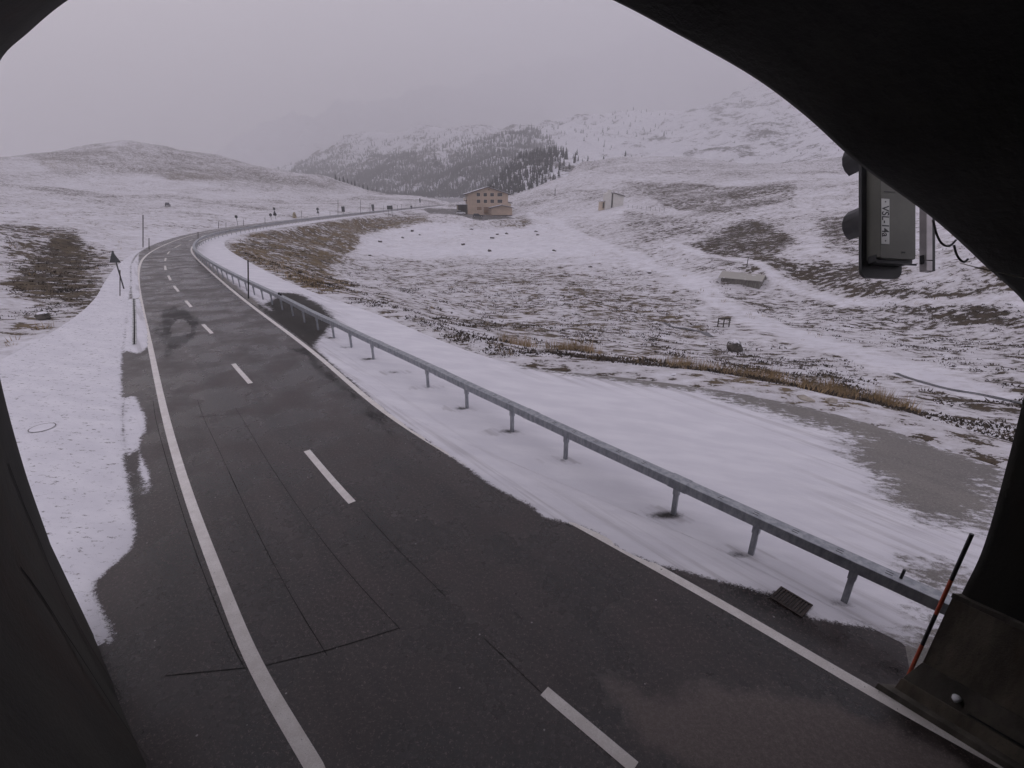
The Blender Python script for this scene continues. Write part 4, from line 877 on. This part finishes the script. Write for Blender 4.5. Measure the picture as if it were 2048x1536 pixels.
# ------------------------------------------------------------------ rocks
def rock(name, p, sx, sy, sz, seed, label, cat='boulder', group=None, mat='rock', sharp=.35):
    import bmesh
    bm = bmesh.new(); bmesh.ops.create_icosphere(bm, subdivisions=3, radius=1)
    rg = np.random.default_rng(seed); off_ = rg.random(3) * 50; planes = [(v_ / np.linalg.norm(v_), .55 + .35 * rg.random()) for v_ in rg.normal(size=(9, 3))]
    for v_ in bm.verts:
        c = np.array(v_.co)
        for nrm_, dd in planes:
            e = np.dot(c, nrm_) - dd
            if e > 0: c = c - nrm_ * e
        c = c * (1 + .25 * fbm(np.array([c[0] * 2 + off_[0]]), np.array([c[1] * 2 + c[2] * 1.7 + off_[1]]), 3, seed)[0]); v_.co = (c[0] * sx, c[1] * sy, c[2] * sz)
    me = bpy.data.meshes.new(name); bm.to_mesh(me); bm.free(); o_ = link(name, me, M[mat]); o_.location = tuple(p); o_.rotation_euler = (0, 0, rg.random() * 6); return tag(o_, label, cat, group)
for k, (px, py, wp_) in enumerate([(825, 463, 9), (805, 477, 8), (841, 471, 10), (760, 484, 9), (856, 460, 6), (943, 459, 8), (994, 470, 9), (1013, 469, 9), (984, 477, 10), (1072, 464, 9), (1076, 471, 8), (926, 490, 9), (979, 503, 11), (1109, 503, 11), (1181, 535, 10), (1299, 547, 9), (740, 512, 7)]):
    p = hit(px, py); wd = .8 * wp_ / pxm(p); rock('boulder', p + np.array([0, 0, wd * .12]), wd * .6, wd * .5, wd * .48, 300 + k, 'low dark boulder with a cap of snow on the open snowfield', 'boulder', 'boulders on the open snowfield')
p = hit(1468, 702); w_ = 42 / pxm(p); rock('rock', p + np.array([0, 0, w_ * .15]), w_ * .42, w_ * .40, w_ * .42, 41, 'jagged leaning grey rock standing up beside the stream bank', 'rock')
p = hit(88, 640); w_ = 24 / pxm(p); rock('rock', p + np.array([0, 0, w_ * .2]), w_ * .55, w_ * .5, w_ * .5, 45, 'rock with thick snow cap at the foot of the heather bank', 'rock')
p = hit(1608, 800); w_ = 40 / pxm(p); rock('stone_block', p + np.array([0, 0, w_ * .08]), w_ * .5, w_ * .24, w_ * .2, 47, 'flat brownish stone block lying in the tall grass', 'stone', mat='pale')
p = hit(1664, 806); w_ = 30 / pxm(p); rock('stone_block', p + np.array([0, 0, w_ * .08]), w_ * .5, w_ * .3, w_ * .28, 49, 'rounded pale stone next to the flat stone block', 'stone', mat='pale')
b_ = gp(590, 437); rock('boulder', b_ + np.array([0, 0, .5]), .7, .6, 1.3, 50, 'upright yellowish boulder standing at the roadside on the bend', 'boulder', mat='tan')
p = hit(1347, 750); w_ = 26 / pxm(p); rock('stone_block', p, w_ * .5, w_ * .22, w_ * .12, 52, 'small dark stones in the snow near the lay-by edge', 'stone')

# ------------------------------------------------------------------ small footbridge rail
p = hit(1446, 655); k = 1 / pxm(p); t = thing('footbridge_railing', p, 'low wooden railing of three posts where the track crosses the stream', 'railing', rz=R(-12))
for xx in (-10.5, 0, 10.5): MB().box(xx * k - .045, xx * k + .045, -.045, .045, -.2, 17 * k).build('post', M['darktimber'], t)
MB().box(-11.5 * k, 11.5 * k, -.055, .055, 17 * k + .001, 17 * k + .10).build('top_rail', M['darktimber'], t)
MB().box(-10.3 * k, 10.3 * k, -.03, .03, 7 * k, 7 * k + .06).build('mid_rail', M['darktimber'], t)

# ------------------------------------------------------------------ shed in the field
p = hit(1522, 574); k = 1 / pxm(p); lenx, wid = 66 * k * 1.12, 34 * k
t = thing('wooden_shed', p, 'low grey wooden shed with a shallow pitched roof under thin snow', 'shed', rz=R(-38))
hw = 11 * k * 1.25; wl = wid / 2
nb = 14; x0 = -lenx
for i in range(nb):
    a = x0 + lenx * i / nb; MB().box(a + .012, a + lenx / nb - .012, -wl, -wl + .05, -.3, hw + (.02 if i % 2 else 0)).build('plank', M['timber'], t)
MB().box(x0, 0, -wl + .052, wl, -.35, hw - .02).build('core_wall', M['darktimber'], t)
MB().prism([(-wl, -.3), (wl, -.3), (wl, hw), (0, hw + .55), (-wl, hw)], .0, .05, 'x').build('gable_wall', M['timber'], t)
rf_ = MB(); e = .28
for sgn in (-1, 1):
    ys = [0, sgn * (wl + e)]; zs = [hw + .62, hw - .02]
    a = [(x0 - e, ys[0], zs[0]), (e, ys[0], zs[0] - .05), (e, ys[1], zs[1]), (x0 - e, ys[1], zs[1])]; up = [(q[0], q[1], q[2] + .09) for q in a]
    rf_ = MB(); rf_.add(a + up, [(0, 1, 2, 3), (7, 6, 5, 4)] + [(i, (i + 1) % 4, (i + 1) % 4 + 4, i + 4) for i in range(4)]); rf_.build('roof_slope', mat_roofsnow('shed_roof_%d' % (sgn + 1), (.36, .345, .31), .62), t)

# ------------------------------------------------------------------ cars
def car(p, rz, paint, label, ln=4.2, group=None):
    t = thing('parked_car', p, label, 'car', group, rz); wd_ = 1.7; hh = 1.42
    body = [(-ln / 2, .35), (-ln / 2 + .05, .78), (-ln / 2 + .25, .88), (ln / 2 - 1.15, .92), (ln / 2 - .12, .74), (ln / 2, .5), (ln / 2 - .05, .32)]
    MB().prism(body, -wd_ / 2, wd_ / 2).build('body', M[paint], t, bevel=.06)
    cab = [(-ln / 2 + .2, .87), (-ln / 2 + .55, hh), (ln / 2 - 2.05, hh), (ln / 2 - 1.2, .90)]
    c = MB(); v = [(q[0], -wd_ / 2 + (.08 if q[1] < 1 else .22), q[1]) for q in cab] + [(q[0], wd_ / 2 - (.08 if q[1] < 1 else .22), q[1]) for q in cab]
    c.add(v, [(0, 3, 2, 1), (4, 5, 6, 7), (0, 1, 5, 4), (1, 2, 6, 5), (2, 3, 7, 6)]); c.build('window_band', M['glass'], t)
    MB().prism([(-ln / 2 + .5, hh - .01), (-ln / 2 + .6, hh + .05), (ln / 2 - 2.1, hh + .05), (ln / 2 - 1.95, hh - .01)], -wd_ / 2 + .2, wd_ / 2 - .2).build('roof', M[paint], t)
    for xx in (-ln / 2 + .75, ln / 2 - .8):
        for yy in (-wd_ / 2 + .05, wd_ / 2 - .05):
            wh = MB().tube([(xx, yy - .10, .31), (xx, yy + .10, .31)], .31, 14).build('wheel', M['tyre'], t); MB().tube([(xx, yy - .11, .31), (xx, yy + .11, .31)], .17, 10).build('rim', M['lightgrey'], wh)
    for yy in (-wd_ / 2 + .25, wd_ / 2 - .25): MB().box(ln / 2 - .10, ln / 2 + .012, yy - .16, yy + .16, .56, .68).build('headlight', M['reflector'], t)
    return t

# ------------------------------------------------------------------ guest house
HB = gp(936, 428.5, -1.35); kh = 1 / pxm(HB); HW = 81 * kh; rzH = R(9)
GZ = HB[2]
hs_ = thing('guest_house', HB, 'beige three storey guest house with a snowy low gable roof and dark windows', 'house', rz=rzH)
D_ = 13.0; sc_h = HW / 15.1
E_, AP = 7.0 * sc_h, 9.25 * sc_h; mid_ = HW * .50
MB().prism([(0, -.8), (HW, -.8), (HW, E_), (mid_, AP), (0, E_)], 0, D_).build('wall', M['stucco'], hs_)
def roofslab(xa, za, xb, zb, y0, y1, th, name, parent):
    m = MB(); a = [(xa, y0, za), (xb, y0, zb), (xb, y1, zb), (xa, y1, za)]; u = [(q[0], q[1], q[2] + th) for q in a]
    m.add(a + u, [(3, 2, 1, 0), (4, 5, 6, 7)] + [(i, (i + 1) % 4, (i + 1) % 4 + 4, i + 4) for i in range(4)]); return m.build(name, M['roofdark'], parent)
sl_ = (AP - E_) / mid_
for xa, xb in ((-1.3, mid_), (HW + 1.2, mid_)):
    za = E_ + .02 - sl_ * (1.3 if xa < 0 else 1.2); r1 = roofslab(xa, za, xb, AP + .02, -.9, D_ + .8, .26, 'roof_slope', hs_)
    m = MB(); a = [(xa, -.78, za + .262), (xb, -.78, AP + .282), (xb, D_ + .7, AP + .282), (xa, D_ + .7, za + .262)]; u = [(q[0], q[1], q[2] + .14) for q in a]
    m.add(a + u, [(3, 2, 1, 0), (4, 5, 6, 7)] + [(i, (i + 1) % 4, (i + 1) % 4 + 4, i + 4) for i in range(4)]); m.build('roof_snow', M['roofsnow'], r1)
def window(x0, x1, z0, z1, bars, parent, mat='glass', y=0.0):
    x0, x1, z0, z1 = (q * sc_h for q in (x0, x1, z0, z1))
    wn = MB().box(x0 - .16, x1 + .16, y - .04, y + .02, z0 - .16, z1 + .16).build('window', M['surround'], parent)
    MB().box(x0, x1, y - .05, y - .041, z0, z1).build('pane', M[mat], wn)
    fr = MB()
    for b in np.linspace(x0, x1, bars + 1): fr.box(b - .05, b + .05, y - .075, y - .051, z0, z1)
    fr.box(x0 - .05, x1 + .05, y - .08, y - .0505, z1 - .05, z1 + .05); fr.box(x0 - .05, x1 + .05, y - .08, y - .0505, z0 - .05, z0 + .05); fr.build('frame', M['frame'], wn)
for z0, z1 in ((6.25, 7.35), (3.95, 5.05)):
    for x0, x1, b in ((3.45, 4.65, 2), (6.0, 7.2, 2), (8.5, 9.8, 2), (11.15, 12.9, 3)): window(x0, x1, z0, z1, b, hs_)
window(3.4, 5.1, 1.5, 2.55, 2, hs_, 'shutter'); window(5.9, 7.7, .2, 2.5, 2, hs_, 'shutter')
MB().box(7.75 * sc_h, 8.15 * sc_h, -.05, -.02, 8.35 * sc_h, 8.6 * sc_h).build('gable_vent', M['glass'], hs_)
for xx, yy, h_ in ((8.9, 4, 1.0), (10.1, 5, 1.2), (9.5, 8, .9)):
    zb = AP - sl_ * abs(xx * sc_h - mid_); ch = MB().box(xx * sc_h - .4, xx * sc_h + .4, yy, yy + .8, zb, zb + h_ + .3).build('chimney', M['roofdark'], hs_)
MB().tube([(8.3 * sc_h, 3, AP - .2), (8.3 * sc_h, 3, AP + 2.2)], .06, 6).build('aerial', M['dark'], hs_)
# side balcony and windows of the left flank
MB().box(-1.1, -.002, 2, 9, 4.6 * sc_h, 4.75 * sc_h).build('balcony_floor', M['roofdark'], hs_); MB().box(-1.1, -1.02, 2, 9, 4.751 * sc_h, 5.6 * sc_h).build('balcony_rail', M['stucco2'], hs_)
for yy in (2.5, 6.0):
    wn = MB().box(-.05, .02, yy, yy + 1.4, 5.2 * sc_h, 6.5 * sc_h).build('window', M['surround'], hs_); MB().box(-.06, -.051, yy + .12, yy + 1.28, 5.3 * sc_h, 6.4 * sc_h).build('pane', M['glass'], wn)
# garage wing in front at the right
gx0, gx1 = 8.4 * sc_h, 16.1 * sc_h; gm = (gx0 + gx1) / 2
gw = MB().prism([(gx0, -1.0), (gx1, -1.0), (gx1, 2.25 * sc_h), (gm, 3.1 * sc_h), (gx0, 2.25 * sc_h)], -4.5, -.002).build('garage_wing', M['stucco'], hs_)
MB().box(gx0 - .01, gx1 + .01, -4.56, -4.501, -1.0, -.25).build('garage_plinth', M['roofdark'], gw)
for xa, xb in ((gx0 - .8, gm), (gx1 + .8, gm)):
    sg_ = (3.1 - 2.25) * sc_h / (gm - gx0); za = 2.25 * sc_h - sg_ * .8 + .02
    r1 = roofslab(xa, za, xb, 3.12 * sc_h, -5.2, -.003, .20, 'roof_slope', hs_)
    m = MB(); a = [(xa, -5.1, za + .202), (xb, -5.1, 3.12 * sc_h + .202), (xb, -.05, 3.12 * sc_h + .202), (xa, -.05, za + .202)]; u = [(q[0], q[1], q[2] + .12) for q in a]
    m.add(a + u, [(3, 2, 1, 0), (4, 5, 6, 7)] + [(i, (i + 1) % 4, (i + 1) % 4 + 4, i + 4) for i in range(4)]); m.build('roof_snow', M['roofsnow'], r1)
# right lean-to
MB().prism([(HW + .003, -.8), (HW + 1.5, -.8), (HW + 1.5, 3.6 * sc_h), (HW + .003, 4.0 * sc_h)], 1.0, 8).build('lean_to', M['stucco2'], hs_); roofslab(HW + .02, 4.05 * sc_h, HW + 2.2, 3.7 * sc_h, .5, 8.5, .28, 'roof_slope', hs_)
# carport on the left flank
cp = thing('carport', HB + np.array([-4.7, .6, 0]), 'open dark carport with snowy flat roof against the guest house', 'carport', rz=rzH)
MB().box(-.2, 4.55, -.3, 5.2, 3.75, 4.0).build('roof', M['roofdark'], cp); MB().box(-.15, 4.5, -.25, 5.1, 4.002, 4.16).build('roof_snow', M['snow'], cp)
MB().box(0, 4.5, 4.9, 5.1, -.3, 3.74).build('rear_wall', M['darktimber'], cp)
for xx in (.05, 4.3): MB().box(xx, xx + .18, -.2, -.02, -.4, 3.745).build('post', M['stucco2'] if xx < 1 else M['darktimber'], cp)
cz = lambda px, py, z: gp(px, py, z)
# forecourt of packed, wet gravel in front of the house
fc = np.array([gp(px, py, GZ)[:2] for px, py in [(845, 425.5), (880, 430), (940, 433.5), (1000, 435.5), (1026, 436.5), (1030, 431), (1000, 428), (940, 423), (900, 421), (850, 421.5)]])
fx, fy = np.meshgrid(np.linspace(fc[:, 0].min(), fc[:, 0].max(), 90), np.linspace(fc[:, 1].min(), fc[:, 1].max(), 90), indexing='ij')
fk = inside(fc + np.zeros(2), fx + 1.2 * fbm(fx / 3, fy / 3, 3, 90), fy + 1.2 * fbm(fx / 3, fy / 3, 3, 91)); fz = ground_z(fx.ravel(), fy.ravel()) + .05
tag(grid_mesh('forecourt', np.stack([fx.ravel(), fy.ravel(), fz], 1), 90, 90, plain('wet_forecourt', (.085, .078, .072), .6, var=.3, scale=.5), keep=fk), 'dark wet forecourt in front of the guest house', kind='structure')
def onfc(px, py): q = gp(px, py, GZ); return np.array([q[0], q[1], gzq(q[0], q[1]) + .06])
car(onfc(922, 430.8), R(3), 'carwhite', 'white car parked under the carport of the guest house', 3.8)
car(onfc(956, 432.5), R(8), 'carblack', 'dark car parked on the forecourt in front of the guest house', 4.3)
p = hit(336, 413); car(p + np.array([0, 0, .05]), R(122), 'carblack', 'dark vehicle standing alone in the open snowfield beyond the road', 3.6)

# ------------------------------------------------------------------ white chapel-like building
p = hit(1224, 415.5); k = 1 / pxm(p); t = thing('white_building', p, 'small white rendered building with a monopitch roof and a tall dark slit', 'building', rz=R(6))
MB().prism([(-14 * k, -1.5), (-2.2 * k, -1.5), (-2.2 * k, 26 * k), (-6 * k, 30 * k), (-14 * k, 25.5 * k)], 0, 20 * k).build('tower_wall', M['white'], t)
MB().prism([(1.0 * k, -1.5), (22 * k, -1.5), (22 * k, 21.5 * k), (1.0 * k, 27 * k)], -.4, 20 * k).build('hall_wall', M['white'], t)
MB().box(-2.15 * k, .95 * k, .6, 18 * k, -1.5, 26 * k).build('slit', M['glass'], t)
m = MB(); a = [(.4 * k, -1.0, 27.2 * k), (23 * k, -1.0, 21.3 * k), (23 * k, 21 * k, 21.3 * k), (.4 * k, 21 * k, 27.2 * k)]; u = [(q[0], q[1], q[2] + .22) for q in a]
m.add(a + u, [(3, 2, 1, 0), (4, 5, 6, 7)] + [(i, (i + 1) % 4, (i + 1) % 4 + 4, i + 4) for i in range(4)]); m.build('roof', M['roofdark'], t)
MB().box(-8.5 * k, -3 * k, .5, 2, 30 * k, 33 * k).build('bell_cote', M['white'], t)
MB().box(-24 * k, -14.05 * k, 1, 14 * k, -1.5, 11.5 * k).build('annex_wall', M['stucco2'], t); MB().box(-25 * k, -14.05 * k, .4, 15 * k, 11.6 * k, 13 * k).build('annex_roof', M['roofsnow'], t); MB().box(-18 * k, -15 * k, .93, .999, -.2, 10 * k).build('door', M['darktimber'], t)
for j in range(9):
    q = hit(1256 + j * 9, 417 + j * .9); snow_pole(q, q + np.array([0, 0, 1.3]), .05, ((0, 1, 'darktimber'),), 'short fence post on the slope beside the white building', 'fence posts by the white building')
for px, yb, yt, r_ in [(1110, 392, 378, .16), (1493, 536, 515, .05)]:
    q = hit(px, yb); snow_pole(q, q + np.array([0, 0, (yb - yt) / pxm(q)]), r_, ((0, 1, 'darktimber'),), 'thick dark post standing on the snowy hillside' if r_ > .1 else 'thin dark post behind the wooden shed')

# ------------------------------------------------------------------ drain grate, manhole, side channel
q = [gp(*p_) for p_ in ((1543, 1188), (1570, 1184), (1622, 1215), (1594, 1231))]; c = sum(q) / 4
dg = thing('drain_grate', c, 'rusty iron drain grate half covered by snow at the road edge', 'drain grate')
ux = (q[2] - q[1]); lx = np.linalg.norm(ux); ux /= lx; uy = np.array([-ux[1], ux[0], 0]); ly = .42; lx = .54
def dbox(a0, a1, b0, b1, z0, z1, nm, mt='iron'):
    m = MB(); m.box(a0, a1, b0, b1, z0, z1); v = np.array(m.v); mm = MB(); mm.add([v_[0] * ux + v_[1] * uy + np.array([0, 0, v_[2]]) for v_ in v], m.f); mm.build(nm, M[mt], dg)
for a0, a1, b0, b1 in ((-lx / 2, lx / 2, -ly / 2, -ly / 2 + .04), (-lx / 2, lx / 2, ly / 2 - .04, ly / 2), (-lx / 2, -lx / 2 + .04, -ly / 2 + .041, ly / 2 - .041), (lx / 2 - .04, lx / 2, -ly / 2 + .041, ly / 2 - .041)): dbox(a0, a1, b0, b1, .0, .028, 'frame')
dbox(-lx / 2 + .041, lx / 2 - .041, -ly / 2 + .0415, ly / 2 - .0415, .006, .012, 'pit', 'black')
for i in range(9):
    a = -lx / 2 + .06 + (lx - .12) * i / 8.6; dbox(a, a + .03, -ly / 2 + .041, ly / 2 - .041, .0125, .026, 'bar')
mh = gp(85, 857); mn = thing('manhole_cover', mh, 'round manhole cover outlined under the thin snow', 'manhole')
def ring_(r0, r1, z, nm, mat):
    m = MB(); n_ = 40; v = [(r * math.cos(6.2832 * i / n_), r * math.sin(6.2832 * i / n_), z) for r in (r0, r1) for i in range(n_)]; m.add(v, [(i, (i + 1) % n_, n_ + (i + 1) % n_, n_ + i) for i in range(n_)]); return m.build(nm, mat, mn)
zz_ = .022; ring_(.30, .322, zz_ + .012, 'rim', M['iron']); MB().tube([(0, 0, zz_ - .01), (0, 0, zz_ + .010)], .299, 40).build('lid', M['snow'], mn)
# concrete drainage channel along the left shoulder
for nm_, pts in (('pale concrete drainage channel with dark slot beside the bend in the road', [(269, 690), (269, 640), (268, 598)]),):
    ch = spline(plan(pts), 12); dc = thing('drainage_channel', (*ch[0], 0), nm_, 'channel'); o0 = np.array([*ch[0]]); NCH = normals2(ch)
    strip_mesh(ch - o0, .06, .034, 'slot', M['seal'], dc, .3)
    for sgn in (-1, 1):
        P_ = ch - o0 + NCH * sgn * .06; nn2 = len(P_); Nn = normals2(P_); V = []
        for dd, zz in ((-.03, -.05), (-.03, .036), (.03, .036), (.03, -.05)): V.append(np.stack([P_[:, 0] + Nn[:, 0] * dd, P_[:, 1] + Nn[:, 1] * dd, np.full(nn2, zz)], 1))
        V = np.stack(V, 1).reshape(-1, 3); q_ = [(k_ * 4 + i, k_ * 4 + i + 1, k_ * 4 + i + 5, k_ * 4 + i + 4) for k_ in range(nn2 - 1) for i in range(3)]; link('channel_lip', fast_mesh('channel_lip', V, q_), M['channel'], dc)

# ------------------------------------------------------------------ haze
hv = bpy.data.materials.new('mist'); hv.use_nodes = True; hv.node_tree.nodes.clear()
ho = hv.node_tree.nodes.new('ShaderNodeOutputMaterial'); pv = hv.node_tree.nodes.new('ShaderNodeVolumePrincipled')
pv.inputs['Color'].default_value = (.945, .937, .952, 1); pv.inputs['Density'].default_value = .00068; pv.inputs['Anisotropy'].default_value = .58
hv.node_tree.links.new(pv.outputs[0], ho.inputs['Volume'])
zt = max(V_[..., 2].max() for _, V_, _ in MT.values()) + 20
hz_ = MB().box(-8000, 8000, -2000, 8500, -150, zt).build('haze', hv); tag(hz_, 'thin mist filling the valley', kind='stuff')
